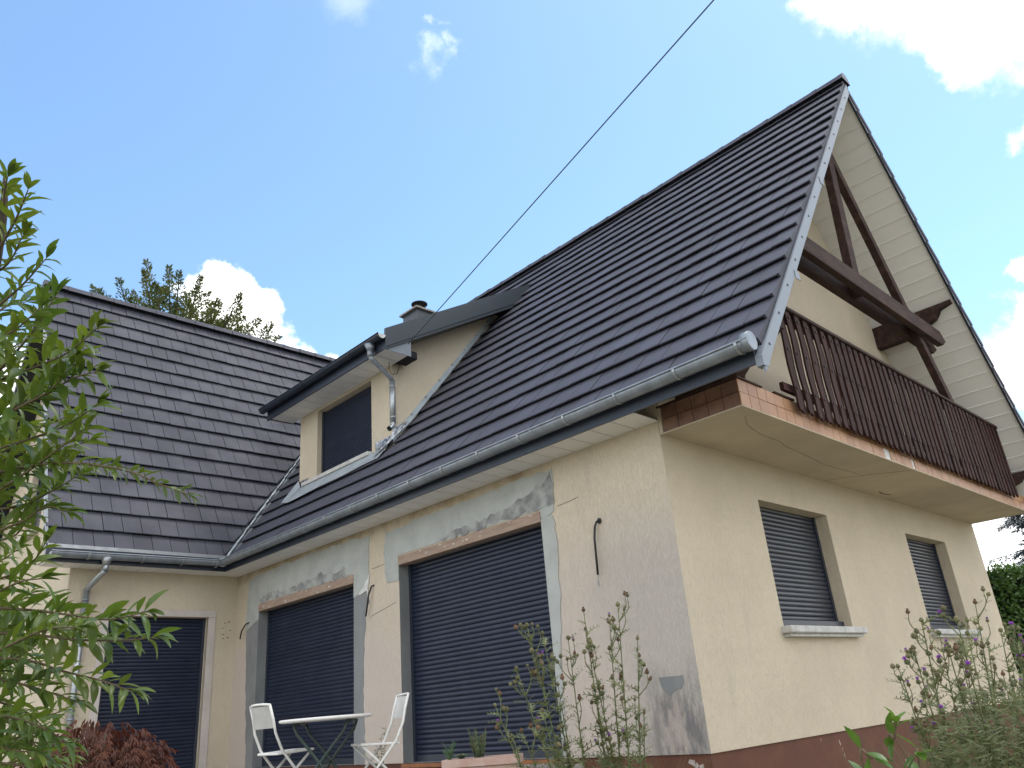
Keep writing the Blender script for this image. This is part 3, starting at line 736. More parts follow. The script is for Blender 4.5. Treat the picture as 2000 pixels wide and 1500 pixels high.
# right slope: the verge rows that can be seen from the garden
upr = Vector((-cph, 0, sph)); nr_ = Vector((sph, 0, cph)); RR = Matrix(((0, 1, 0), upr, nr_)).transposed().to_4x4()
for row in range(20):
    s = .0356+row*G; y = -g; first = .206 if row % 2 else .347
    for i in range(3):
        wdt = first if i == 0 else .2935
        o = Vector((xR, 0, zf+off))+upr*s+Vector((0, y, 0))
        key = ('r', round(wdt, 3), i == 0)
        if key not in tcache: tcache[key] = tile_mesh(.003, wdt-.003) if i else tile_mesh(.001, wdt-.003, flank=-1)
        mw = Matrix.Translation(o+nr_*.02) @ RR @ Matrix.Rotation(-.045, 4, 'X'); me = tcache[key]
        if row >= 18: me = clip(me, mw, [((xr+.01, 0, 0), (-1, 0, 0))])
        if me: tiles.append((me, mw, mainroof, 1 if i == 0 else 0))
        y += wdt
tiles.sort(key=lambda q: -q[3])
for me, mw, par, sc in tiles[:298]: link('roof_tile', me, par, mw)
bm = bmesh.new()
for me, mw, par, sc in tiles[298:]:
    nv0 = len(bm.verts); bm.from_mesh(me); bm.verts.ensure_lookup_table()
    for v in bm.verts[nv0:]: v.co = mw @ v.co
me = bpy.data.meshes.new('roof_tile'); bm.to_mesh(me); bm.free(); me.materials.append(MT['tile'])
o = link('roof_tile', me, house); o['kind'] = 'stuff'
# back slopes nobody sees from the garden: plain tiled sheets
mb = MB(); q = lambda x, y: (x, y, zf+off-.02+t*(xR-x))
mb.quad(q(xr, -g+.85), q(xR, -g+.85), q(xR, YB), q(xr, YB)); mb.build('roof_sheet', MT['tile'], house)
# ridge caps
def ridge_mesh(ln):
    mb = MB(); prof = [(-.135, -.125), (-.095, -.03), (-.045, .012), (.045, .012), (.095, -.03), (.135, -.125)]
    b = len(mb.v); 
    for y, sc_ in ((0, 1.0), (.07, 1.0), (.075, .93), (ln, .86)):
        for x, z_ in prof: mb.v.append((x*sc_, y, z_*sc_+(1-sc_)*-.03))
    for r0 in range(3):
        for i in range(5):
            a = b+r0*6+i; mb.face([a, a+1, a+7, a+6])
    mb.face([b+i for i in range(5, -1, -1)])
    return mb.mesh('ridge_tile', MT['tile'])
rme = ridge_mesh(.46)
y = -g-.03
while y < 11:
    link('ridge_tile', rme, mainroof, Matrix.Translation((xr, y, zr+off+.055+rt.uniform(-.004, .004)))); y += .405
mb = MB(); mb.prism([(xr-.14, -g-.034, zr+off-.07), (xr+.14, -g-.034, zr+off-.07), (xr+.095, -g-.034, zr+off+.025), (xr+.045, -g-.034, zr+off+.066), (xr-.045, -g-.034, zr+off+.066), (xr-.095, -g-.034, zr+off+.025)], (0, .012, 0)); mb.build('ridge_end', MT['dark_metal'], house)
x = -wv-.02
rmat = Matrix(((0, 1, 0), (-1, 0, 0), (0, 0, 1))).to_4x4()
while x < xv+.3:
    link('ridge_tile', rme, wingroof, Matrix.Translation((x, yrw, zrw+off+.03+rt.uniform(-.004, .004))) @ Matrix.Rotation(-math.pi/2, 4, 'Z')); x += .405
# valley gutter
mb = MB()
def vp(s_, side, h): 
    p = Vector((-e+s_, L-e+rat*s_, zf+off+t*s_)); return p+vn*side+Vector((0, 0, h))
for sd0, sd1, h0, h1 in ((-.10, -.012, -.03, -.06), (-.012, .012, -.06, -.06), (.012, .10, -.06, -.03)):
    mb.quad(vp(-.02, sd0, h0-.0), vp(-.02, sd1, h1), vp(4.7, sd1, h1), vp(4.7, sd0, h0))
mb.build('valley_gutter', MT['zinc_new'], house)
mb = MB(); rn = random.Random(9)
s_ = .05
while s_ < 3.2:
    l = rn.uniform(.12, .3); mb.tube([vp(s_, .035+rn.uniform(-.012, .012), -.01), vp(s_+l*.5, .03+rn.uniform(-.012, .012), .002), vp(s_+l, .035, -.01)], rn.uniform(.010, .022), 6); s_ += l*rn.uniform(.8, 1.1)
mb.build('valley_mortar', MT['flash'], house)

# ------------------------------------------------------------------ gutters and downpipes
def gutter(p0, p1, Xo, r, mt, name='gutter', wallt=.004):
    p0, p1, Xo = Vector(p0), Vector(p1), Vector(Xo); mb = MB(); mb.sm = True
    prof = [(r*math.cos(math.pi+a*math.pi/10), r*math.sin(math.pi+a*math.pi/10)) for a in range(11)]
    bead = [(r+.010*math.cos(k), .004+.010*math.sin(k)) for k in (-2.2, -1, .2, 1.4, 2.6)]
    full = prof+bead
    inner = [(x*(1-wallt/r), z*(1-wallt/r)) for x, z in reversed(prof)]
    mb.sweep(full+inner, p0, p1, Xo, (0, 0, 1), closed=False)
    mb.sm = False
    for p in (p0, p1):
        mb.prism([p+Xo*a+Vector((0, 0, b)) for a, b in prof], (p1-p0).normalized()*.006*(1 if p is p0 else -1))
    return mb.build(name, MT[mt], house)
def bracket(c, Xo, r, par):
    c, Xo = Vector(c), Vector(Xo); T = Xo.cross(Vector((0, 0, 1))).normalized(); mb = MB()
    prof = [((r+.007)*math.cos(math.pi+a*math.pi/10), (r+.007)*math.sin(math.pi+a*math.pi/10)) for a in range(11)]
    out_ = prof+[(x*.94, z*.94) for x, z in reversed(prof)]
    mb.sweep(out_, c-T*.012, c+T*.012, Xo, (0, 0, 1), closed=True)
    return mb.build('gutter_bracket', MT['zinc_new'], par)
GR = .075; gx = -e-.022-GR-.012; gz = 2.985
gt = gutter((gx, -g-.01, gz), (gx, L-e-.022-.10, gz-.03), (-1, 0, 0), GR, 'zinc')
for yy in (-1.22, -.62, .03, .66, 1.28, 1.9, 2.5, 3.1, 3.72, 4.3, 4.9, 5.52, 6.15, 6.80, 7.44, 7.82): bracket((gx, yy, gz-.03*(yy+g)/9.4), (-1, 0, 0), GR, gt)
mb = MB(); mb.tube([(gx, -g-.016, gz), (gx, -g+.05, gz)], GR+.006, 16); 
mb.v = [v for v in mb.v]
mb.build('gutter_collar', MT['zinc'], gt)
for yy in (1.1, 4.6, 7.0):
    q = Vector((gx, yy, gz-.03*(yy+g)/9.4)); T_ = Vector((0, .02, 0)); mb = MB(); pr = [((GR+.003)*math.cos(math.pi+a*math.pi/10), (GR+.003)*math.sin(math.pi+a*math.pi/10)) for a in range(11)]
    mb.sweep(pr, q-T_, q+T_, (-1, 0, 0), (0, 0, 1)); mb.build('gutter_collar', MT['zinc'], gt)
gy = L-e-.022-GR-.012
gt2 = gutter((-wv+.03, gy, gz-.05), (gx+.05, gy, gz-.03), (0, -1, 0), GR, 'zinc')
mb = MB(); mb.tube([(gx+.015, L-e-.022-.10+.01, gz-.045), (gx-.01, gy-.03, gz-.045)], GR*.95, 12); mb.build('gutter_corner', MT['zinc'], gt2)
for xx in (-2.86, -2.45, -1.72, -1.15, -.62): bracket((xx, gy, gz-.05), (0, -1, 0), GR, gt2)
mb = MB(); mb.box((-wv+.005, gy-GR, gz-.05), (-e, gy+GR*.2, gz-.044)); 
# upright zinc strip behind the wing gutter
mb = MB(); mb.box((-wv+.01, L-e-.030, zf+.195), (-e-.03, L-e-.024, zf+.245)); mb.build('drip_strip', MT['zinc_new'], house)
# wing downpipe
px_ = -2.20
mb = MB(); mb.tube([(px_, gy, gz-.09), (px_, gy, gz-.15), (px_, gy, gz-.19)], [.085, .055, .045], 14)
mb.tube([(px_, gy, gz-.19), (px_, gy, gz-.27)], .042, 14)
mb.tube([(px_, gy, gz-.26), (px_-.02, gy+.06, gz-.30), (px_-.07, L-.12, gz-.43), (px_-.08, L-.07, gz-.48)], .040, 14)
mb.tube([(px_-.08, L-.07, gz-.45), (px_-.08, L-.07, -.3)], .042, 14)
dp = mb.build('downpipe', MT['zinc_new'], house)
for z_ in (gz-.62, 1.75, .8):
    mb = MB(); mb.tube([(px_-.08, L-.07, z_), (px_-.08, L-.07, z_+.03)], .047, 14); mb.box((px_-.088, L-.07, z_+.008), (px_-.072, L-.002, z_+.022)); mb.build('pipe_clip', MT['zinc'], dp)

# ------------------------------------------------------------------ dormer
X0 = .62; CY0, CY1 = 4.99, 7.705; zd0, zd1 = 4.02, 5.516
dw = (5.555-CY0, 7.148-CY0, 4.213-zd0, 5.419-zd0)
wall_holes('wall', MT['wall'], (X0, CY0, zd0), (0, 1, 0), (0, 0, 1), (1, 0, 0), CY1-CY0, zd1-zd0, [dw], .16)
dt = (7.93-5.93)/(3.86-.38)        # pitch of the lean-to roof
zd = lambda x, h=0: 5.477+dt*(x-.197)+h
xm_ = (zd(0, .30)-zf-off-t*e)/(t-dt)   # where its top meets the main slope
for yy, th in ((CY0, .2), (CY1, -.2)):
    mb = MB(); xa = (zd(0, .02)-zf-off-t*e)/(t-dt)
    mb.prism([(X0+.003, yy, zd0), (X0+.003, yy, zd(X0)+.04), (xa+.15, yy, zd(xa+.15)+.04), (xa+.35, yy, zf+t*(xa+.35+e)-.2)], (0, th, 0)); mb.build('wall', MT['wall'], house)
shutter((X0+.11, dw[1]+CY0, 4.213), (0, -1, 0), (-1, 0, 0), dw[1]-dw[0], dw[3]-dw[2], pitch=.046, bar=.04)
mb = MB(); mb.box((X0-.13, 5.48, 4.145), (X0+.1, 7.42, 4.208)); mb.build('sill', MT['sill'], house, bevel=.006)
FX, FY0, FY1 = .18, 4.54, 8.09
# lean-to roof deck, fascia, soffit, side boards
mb = MB(); mb.prism([(FX+.02, FY0+.03, zd(FX+.02, .13)), (FX+.02, FY1-.03, zd(FX+.02, .13)), (xm_, FY1-.03, zd(xm_, .13)), (xm_, FY0+.03, zd(xm_, .13))], (0, 0, .11)); droof = mb.build('roof', MT['dark_metal'], house)
mb = MB(); mb.box((FX-.001, FY0+.02, 5.455), (FX+.02, FY1, 5.655)); mb.build('fascia', MT['navy'], house)
mb = MB(); mb.box((0, 0, 0), (X0-FX-.025, sp-.012, .012)); me3 = mb.mesh('soffit_panel', MT['pvc'])
yy = FY0+.05
while yy < FY1-.2:
    link('soffit_panel', me3, house, Matrix.Translation((FX+.022, yy, 5.466))); yy += sp
mb = MB(); mb.box((FX+.02, FY0+.04, 5.481), (X0-.002, FY1-.02, 5.494)); mb.build('soffit_backing', MT['crack'], house)
def barge(y, th):
    xe = xm_+.22
    mb = MB(); mb.prism([(FX+.0, y, zd(FX, .015)), (xe-.28, y, zd(xe-.28, .015)), (xe, y, zd(xe, .315)), (FX, y, zd(FX, .315))], (0, th, 0)); a = mb.build('barge_board', MT['dark_metal'], house)
    mb = MB(); mb.prism([(FX-.0, y+.012, zd(FX, -.025)), (xe-.30, y+.012, zd(xe-.30, -.05)), (xe-.26, y+.012, zd(xe-.26, .012)), (FX, y+.012, zd(FX, .012))], (0, th*1.2, 0)); mb.build('barge_trim', MT['dark_metal'], house)
barge(FY0, .03)
mb = MB(); mb.prism([(FX, FY1, zd(FX, .0)), (xm_, FY1, zd(xm_, .0)), (xm_, FY1, zd(xm_, .3)), (FX, FY1, zd(FX, .3))], (0, -.03, 0)); mb.build('barge_board', MT['dark_metal'], house)
mb = MB(); mb.prism([(FX+.03, FY0+.045, zd(FX, .0)), (xm_-.45, FY0+.045, zd(xm_-.45, .0)), (xm_-.45, CY0-.002, zd(xm_-.45, .0)), (FX+.03, CY0-.002, zd(FX, .0))], (0, 0, .012)); mb.build('soffit_panel', MT['dark_metal'], house)
mb = MB(); mb.prism([(FX+.02, FY0+.034, 5.458), (X0+.05, FY0+.034, 5.458), (X0+.05, FY0+.034, zd(X0+.05)), (FX+.02, FY0+.034, zd(FX+.02))], (0, .008, 0)); mb.build('soffit_panel', MT['verge'], house)
# dormer gutter
dgx = FX-GR-.004; dgz = 5.652
gt3 = gutter((dgx, FY0-.02, dgz+.0), (dgx, FY1+.04, dgz-.0), (-1, 0, 0), GR*.92, 'navy')
for yy in (5.3, 6.0, 6.7, 7.4, 7.95):
    b_ = bracket((dgx, yy, dgz), (-1, 0, 0), GR*.92, gt3); b_.data.materials[0] = MT['navy']
mb = MB(); mb.prism([(dgx+(GR-.01)*math.cos(math.pi+a*math.pi/8), FY0-.026, dgz+(GR-.01)*math.sin(math.pi+a*math.pi/8)) for a in range(9)], (0, .008, 0)); mb.build('gutter_cap', MT['mortar'], gt3)
yo = 4.824
mb = MB(); mb.tube([(dgx, yo, dgz-.055), (dgx, yo, dgz-.12), (dgx, yo, dgz-.155)], [.08, .055, .043], 12)
mb.tube([(dgx, yo, dgz-.155), (dgx, yo, dgz-.25)], .040, 12)
mb.tube([(dgx, yo, dgz-.23), (dgx+.04, yo, dgz-.28), (X0-.10, 4.905, 5.195), (X0-.06, 4.92, 5.145)], .036, 12)
o = mb.build('downpipe', MT['zinc'], house)
mb = MB(); mb.tube([(X0-.06, 4.92, 5.165), (X0-.06, 4.92, 4.485)], .044, 14); mb.tube([(X0-.06, 4.92, 4.50), (X0-.075, 4.915, 4.43), (X0-.15, 4.89, 4.37)], .040, 14, caps=False)
dp2 = mb.build('downpipe', MT['zinc_new'], house)
mb = MB(); mb.tube([(X0-.139, 4.8935, 4.378), (X0-.141, 4.893, 4.377)], .036, 14); mb.build('pipe_mouth', MT['deck'], dp2)
for z_ in (5.06, 4.56):
    mb = MB(); mb.tube([(X0-.06, 4.92, z_), (X0-.06, 4.92, z_+.025)], .045, 12); mb.box((X0-.06, 4.875, z_+.004), (X0-.045, 5.01, z_+.02)); mb.build('pipe_clip', MT['zinc_new'], dp2)
# black junction box under the barge with its looped wire
mb = MB(); mb.box((.50, 4.64, 5.475), (.84, 4.94, 5.60)); bx = mb.build('junction_box', MT['deck'], house, bevel=.01)
mb = MB(); P = [(.52, 4.93, 5.50), (.52, 4.94, 5.35), (.56, 4.92, 5.27), (.64, 4.90, 5.29), (.68, 4.90, 5.40), (.68, 4.90, 5.47)]; mb.tube(P, .006, 6); mb.build('wire', MT['cablem'], bx)
# zinc flashing along the cheek, soaker steps, lead apron and foil under the sill
mb = MB(); rn = random.Random(2)
zmain = lambda x: zf+off+t*(x+e)
xs_ = [X0-.02+i*.118 for i in range(21)]
for a, b in zip(xs_[:-1], xs_[1:]):
    if b > 2.85: break
    mb.quad((a, CY0-.006, zmain(a)-.01), (b, CY0-.006, zmain(b)-.01), (b, CY0-.006, zmain(b)+.09), (a, CY0-.006, zmain(a)+.09))
    wv_ = .105+.012*math.sin(a*9); wv2 = .105+.012*math.sin(b*9)
    mb.quad((a, CY0-.006, zmain(a)-.008), (a, CY0-wv_, zmain(a)+.016), (b, CY0-wv2, zmain(b)+.016), (b, CY0-.006, zmain(b)-.008))
mb.build('flashing', MT['flash'], house)
mb = MB()
for i in range(8):
    a = .95+i*.29; c = Vector((a, CY0-.007, zmain(a)+.075)); mb.box(c-Vector((.014, .012, .01)), c+Vector((.014, 0, .012)))
mb.build('flashing_clip', MT['zinc_new'], house)
mb = MB()
def ap(y, x, h): return (x, y, zmain(x)+h)
ys = [5.02+i*(7.50-5.02)/14 for i in range(15)]
for a, b in zip(ys[:-1], ys[1:]):
    fa, fb = .345-.025*(a-5.02)+.008*math.sin(a*5), .345-.025*(b-5.02)+.008*math.sin(b*5)
    mb.quad(ap(a, fa, .022), ap(a, X0-.10, .02), ap(b, X0-.10, .02), ap(b, fb, .022))
    mb.quad(ap(a, X0-.10, .02), (X0-.055, a, 4.15), (X0-.055, b, 4.15), ap(b, X0-.10, .02))
mb.quad(ap(7.50, .285, .022), ap(7.78, .33, .03), ap(7.84, X0-.02, .05), ap(7.72, X0-.005, .10), ap(7.50, X0-.10, .03))
apron = mb.build('flashing', MT['flash'], house)
rn = random.Random(4)
for (ya, yb, za, zb) in ((7.40, 7.71, 4.15, 4.31), (4.985, 5.45, 4.19, 4.34)):
    k = 7; mb = MB()
    for i in range(k):
        a, b = ya+(yb-ya)*i/k, ya+(yb-ya)*(i+1)/k
        for j in range(3):
            c, d = za+(zb-za)*j/3, za+(zb-za)*(j+1)/3
            mb.quad(*[(X0-.006-rn.uniform(0, .008), yy_, zz_) for yy_, zz_ in ((a, c), (b, c), (b, d), (a, d))])
    mb.build('foil_tape', MT['foil'], house)
mb = MB(); rn = random.Random(6)
P0 = [ap(5.16, .36, .03), ap(5.04, .50, .03), ap(4.90, .64, .04), ap(4.84, .80, .05)]
P1 = [(X0-.02, 5.22, 4.17), (X0-.02, 5.06, 4.30), (X0, 4.96, 4.42), (X0+.15, 4.96, 4.56)]
for i in range(3):
    for j in range(3):
        def q(ii, jj): 
            a = Vector(P0[ii]).lerp(Vector(P1[ii]), jj/3); rq = random.Random(ii*7+jj); return a+Vector((rq.uniform(-.012, .012), rq.uniform(-.012, .012), rq.uniform(0, .02)))
        mb.quad(q(i, j), q(i+1, j), q(i+1, j+1), q(i, j+1))
mb.build('flashing', MT['foil'], house)

# ------------------------------------------------------------------ chimney on the ridge
cc = Vector((3.70, 8.15, 0)); cz = 8.64
mb = MB(); mb.box((cc.x-.27, cc.y-.25, 7.8), (cc.x+.27, cc.y+.25, cz)); ch = mb.build('chimney', MT['dark_metal'], house)
mb = MB(); mb.box((cc.x-.33, cc.y-.31, cz+.001), (cc.x+.33, cc.y+.31, cz+.04)); mb.build('chimney_cap', MT['stone'], ch)
mb = MB(); mb.tube([(cc.x, cc.y, cz+.041), (cc.x, cc.y, cz+.28)], .045, 12); mb.tube([(cc.x+.12, cc.y-.05, cz+.041), (cc.x+.12, cc.y-.05, cz+.29)], .012, 6); mb.build('flue', MT['zinc_new'], ch)
mb = MB(); mb.tube([(cc.x, cc.y, cz+.28), (cc.x, cc.y, cz+.295), (cc.x, cc.y, cz+.36)], [.18, .18, .05], 20); mb.build('cowl', MT['deck'], ch)

# ------------------------------------------------------------------ balcony
mb = MB(); mb.box((.012, -BD+.012, H1), (W-.01, .0, H2-.02)); balc = mb.build('balcony_slab', MT['concrete'], house)
mb = MB(); mb.box((-.002, -BD-.002, H1-.012), (W, -BD+.035, H1-.001)); mb.box((-.002, -BD+.036, H1-.012), (.035, -.002, H1-.001)); mb.build('drip_edge', MT['concrete'], balc)
groove([(.30, -.72), (.55, -.60), (.9, -.53), (1.3, -.52), (1.5, -.47), (1.9, -.44), (2.6, -.36), (3.4, -.40)], .005, 'crack_line', mt='hairline', plane='z', base=H1-.0005)
groove([(3.9, -.85), (3.4, -.25), (3.3, -.03)], .010, 'crack_line', mt='hairline', plane='z', base=H1-.0005); groove([(4.6, -.14), (4.75, -.12), (4.95, -.15)], .02, 'crack_line', plane='z', base=H1-.0005)
TWF, THF = .1595, .1235
def facing(o, A, Bv, Nn, wd, ht):
    mb = MB(); mb.obox((.002, 0, .002), (wd-.005, 0, 0), (0, .011, 0), (0, 0, ht-.005)); return mb.mesh('facing_tile', MT['facing'])
fm = facing(0, 0, 0, 0, TWF, THF)
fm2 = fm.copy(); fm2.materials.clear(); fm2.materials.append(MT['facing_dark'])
rn = random.Random(8)
k = 0; x = 0.0
while x+TWF < W:
    for r_i in (0, 1):
        if r_i == 0 and k in (19, 24): 
            mb = MB(); mb.box((x, -BD+.006, H1), (x+TWF*(.95 if k == 19 else .45), -BD+.011, H1+THF)); mb.build('mortar_patch', MT['mortar'], balc)
            if k == 24: 
                o = link('facing_tile', fm, balc, Matrix.Translation((x+TWF*.5, -BD, H1)) @ Matrix.Diagonal((.48, 1, 1, 1)))
            continue
        link('facing_tile', fm, balc, Matrix.Translation((x+(.0 if r_i == 0 else .0), -BD+rn.uniform(-.001, .002), H1+r_i*(THF+.0005))))
    x += TWF+.0002; k += 1
rotL = Matrix.Rotation(-math.pi/2, 4, 'Z')
yy = -BD+.012
while yy+TWF < .03:
    for r_i in (0, 1):
        wd_ = min(TWF, -yy)
        link('facing_tile', fm2, balc, Matrix.Translation((0, min(yy+TWF, 0), H1+r_i*(THF+.0005))) @ rotL @ Matrix.Diagonal((min(1, (min(yy+TWF, 0)-yy)/TWF), 1, 1, 1)))
    yy += TWF+.0005
mb = MB(); mb.box((.011, -BD+.0115, H1+.001), (W-.01, -BD+.03, H2-.002)); mb.box((.0115, -BD+.031, H1+.001), (.03, -.002, H2-.002)); mb.build('grout_bed', MT['grout'], balc)
for (xa, xb) in ((-.012, .42), (.64, 1.02)):
    mb = MB(); mb.box((xa, -BD-.014, H2+.001), (xb, -BD+.16, H2+.016)); mb.build('coping', MT['beam'], balc)
mb = MB(); mb.box((-.012, -BD+.161, H2+.001), (.16, -.01, H2+.016)); mb.build('coping', MT['beam'], balc)
mb = MB(); mb.box((.161, -BD+.161, H2-.019), (W-.02, -.002, H2)); mb.build('balcony_floor', MT['concrete'], balc)

# balustrade
mb = MB(); yb_ = -.935
mb.box((.95, yb_+.022, 3.84), (7.95, yb_+.062, 3.92)); mb.box((.80, yb_+.022, 3.01), (7.95, yb_+.062, 3.09)); bal = mb.build('balustrade', MT['wood'], house)
mb = MB(); mb.box((1.0, yb_-.045, 3.935), (8.0, yb_+.085, 3.975)); mb.build('handrail', MT['beam'], bal, bevel=.006)
rn = random.Random(12)
nb = 46; x = .93; k = 0
while x < 7.86:
    bw = .092 if k % 2 == 0 else .080; gap = -.006 if k > 9 else .010
    if k > 9 and rn.random() < .16: gap = .010
    mb = MB(); z0_, z1_ = 2.825+rn.uniform(-.012, .012), 3.93
    wav = .75 if k < 11 else rn.choice((0, .2, .45)); ph = rn.uniform(0, .3)
    n_ = 12; Lf, Rt = [], []
    for i in range(n_+1):
        z_ = z0_+(z1_-z0_)*i/n_; s_ = (z_-z0_)
        d_ = wav*.016*math.sin(s_*9.5+ph); d2 = wav*.016*math.sin(s_*9.5+ph+.5)
        Lf.append((x+d_, z_)); Rt.append((x+bw+d2, z_))
    Lf[0] = (Lf[0][0]+.022, Lf[0][1]); Rt[0] = (Rt[0][0]-.022, Rt[0][1])
    bmid = [(x+.0, z0_+.035)]
    Lf.insert(1, (x+.002, z0_+.035)); Rt.insert(1, (x+bw-.002, z0_+.035))
    yj = rn.uniform(-.004, .004) + (.0 if k % 2 else -.024)
    for i in range(len(Lf)-1):
        (a, z1a), (b, _), (c, z2a), (d, _) = Lf[i], Rt[i], Lf[i+1], Rt[i+1]
        mb.quad((a, yb_+yj, z1a), (b, yb_+yj, z1a), (d, yb_+yj, z2a), (c, yb_+yj, z2a)); mb.quad((b, yb_+yj+.02, z1a), (a, yb_+yj+.02, z1a), (c, yb_+yj+.02, z2a), (d, yb_+yj+.02, z2a))
        mb.quad((a, yb_+yj+.02, z1a), (a, yb_+yj, z1a), (c, yb_+yj, z2a), (c, yb_+yj+.02, z2a)); mb.quad((b, yb_+yj, z1a), (b, yb_+yj+.02, z1a), (d, yb_+yj+.02, z2a), (d, yb_+yj, z2a))
    a, b = Lf[0], Rt[0]; mb.quad((a[0], yb_+yj, a[1]), (a[0], yb_+yj+.02, a[1]), (b[0], yb_+yj+.02, b[1]), (b[0], yb_+yj, b[1]))
    mb.cur = 1
    for z_ in ((3.05, 3.46, 3.86) if k % 2 == 0 else ()):
        if rn.random() < .85: c = (x+bw/2, yb_+yj-.004, z_); mb.box((c[0]-.010, c[1]-.006, z_-.010), (c[0]+.010, c[1]+.004, z_+.010))
    mb.build('board', [MT['wood'], MT['cablem']], bal)
    x += bw+gap; k += 1

# ------------------------------------------------------------------ gable timber frame
yt = -.85
def beam(name, p, q, wd, dp, mt='beam', side=(0, 1, 0), par=None, bev=.006):
    p, q = Vector(p), Vector(q); d = (q-p).normalized(); sd = Vector(side); up = sd.cross(d).normalized()
    mb = MB(); mb.obox(p-up*wd/2-sd*dp/2, q-p, up*wd, sd*dp); o = mb.build(name, MT[mt], par or house, bevel=bev); o.data.transform(Matrix()); return o
for yy, x1_ in ((yt-.10, 6.42), (yt+.10, 6.62)):
    mb = MB(); zb_, zt_ = 4.95, 5.19
    mb.prism([(1.75, yy-.045, zb_), (x1_-.12, yy-.045, zb_), (x1_+.06, yy-.045, zb_+.10), (x1_-.10, yy-.045, zt_), (1.95, yy-.045, zt_)], (0, .09, 0)); mb.build('tie_beam', MT['beam'], house, bevel=.006)
beam('post', (3.66, yt, 5.0), (4.06, yt, 7.75), .185, .11)
beam('rafter', (6.60, yt, 3.45), (4.02, yt, 7.55), .15, .10)
def purlin(xp, zt_, zb_, y_out, sgn):
    mb = MB(); pr = [(.02, zb_), (-.68, zb_), (-.74, zb_+.05), (-.80, zb_+.06), (-.86, zb_+.13), (-.95, zb_+.16), (-1.05, zb_+.27), (-y_out, zt_-.05), (-y_out, zt_), (.02, zt_)]
    pr = [(-a, z_) for a, z_ in [(-p_[0], p_[1]) for p_ in pr]]
    mb.prism([(xp-.075, y_, z_) for y_, z_ in pr], (.15, 0, 0)); return mb.build('purlin', MT['beam'], house, bevel=.004)
purlin(6.50, 5.66, 5.30, 1.24, 1); purlin(1.95, 5.62, 5.27, 1.24, -1)
purlin(8.35, 3.28, 2.98, 1.1, 1)
beam('strut', (.42, -.62, 2.97), (.62, -.62, 3.7), .16, .12)
mb = MB(); mb.prism([(.30, .02, 3.02), (.30, -.62, 3.02), (.30, -.9, 3.28), (.30, -1.2, 3.42), (.30, .02, 3.42)], (.14, 0, 0)); mb.build('purlin', MT['beam'], house)
# small galvanised plates on the left purlin ends
for (xx, zz_) in ((.62, 3.98), (1.98, 5.70)):
    mb = MB(); mb.box((xx, -g-.034, zz_-.04), (xx+.09, -g-.028, zz_+.05)); mb.build('metal_plate', MT['verge'], house)

# ------------------------------------------------------------------ loose conduits on the eave wall
def conduit(P, r=.011, tail=True):
    mb = MB(); mb.tube(P, r, 8); o = mb.build('conduit', MT['cablem'], house)
    if tail:
        q = Vector(P[-1]); mb = MB(); mb.tube([q, q+Vector((-.002, .003, -.05)), q+Vector((-.004, .014, -.10)), q+Vector((-.004, -.006, -.11)), q+Vector((-.002, -.002, -.06))], .003, 5); mb.build('wire', MT['verge'], o)
conduit([(.0, .835, 2.066), (-.03, .85, 2.06), (-.045, .868, 2.01), (-.05, .885, 1.9), (-.045, .90, 1.56)])
mb = MB(); mb.tube([(0, .835, 2.066), (-.012, .838, 2.066)], .028, 10); mb.build('conduit_box', MT['cablem'], house)
conduit([(.0, 4.632, 2.07), (-.03, 4.65, 2.06), (-.05, 4.69, 1.95), (-.05, 4.75, 1.70)])
conduit([(.0, 8.02, 2.05), (-.04, 8.06, 2.03), (-.07, 8.13, 1.93), (-.07, 8.17, 1.82)], tail=False)

# ------------------------------------------------------------------ overhead cable
c0, c1 = at(797, 672, 11.55), at(1390, 0, 7.0)
far = c0+(c1-c0)*4.2
pts = []
for i in range(25):
    s_ = i/24; p = c0.lerp(far, s_); p.z -= 1.0*s_*(1-s_)*.12; pts.append(p)
mb = MB(); mb.tube(pts, .0072, 6); cab = mb.build('cable', MT['green_cable'])
cab['label'] = 'thin dark overhead cable running from the dormer up across the sky'; cab['category'] = 'cable'

# ------------------------------------------------------------------ table and chairs
TZ = -.19
tcn = Vector((-1.716, 2.93, 0))
tab = thing('bistro_table', 'round white folding bistro table with crossed dark green legs', 'table', (tcn.x, tcn.y, TZ))
mb = MB(); mb.tube([tcn+Vector((0, 0, .498)), tcn+Vector((0, 0, .504)), tcn+Vector((0, 0, .523)), tcn+Vector((0, 0, .527))], [.395, .418, .418, .405], 40); mb.build('tabletop', MT['white'], tab)
du = Vector((.70, -.71, 0)); dvv = Vector((.71, .70, 0))
for s1 in (-1, 1):
    for s2 in (-1, 1):
        a = tcn+du*(.24*s1)+dvv*(.20*s2)+Vector((0, 0, .485)); b = tcn-du*(.25*s1)+dvv*(.22*s2); b.z = TZ
        mid = a.lerp(b, .5); bend = a.lerp(b, .12)+du*s1*.03
        mb = MB(); mb.tube([a, bend, mid, b], .014, 8); mb.build('leg', MT['green'], tab)
for s1 in (-1, 1):
    mb = MB(); c = tcn+du*(.24*s1)+Vector((0, 0, .482)); mb.tube([c-dvv*.21, c+dvv*.21], .013, 8); mb.build('crossbar', MT['green'], tab)
mb = MB(); c = tcn+Vector((0, 0, (.485+TZ)/2)); mb.tube([c-dvv*.22, c+dvv*.22], .011, 8); mb.build('crossbar', MT['green'], tab)

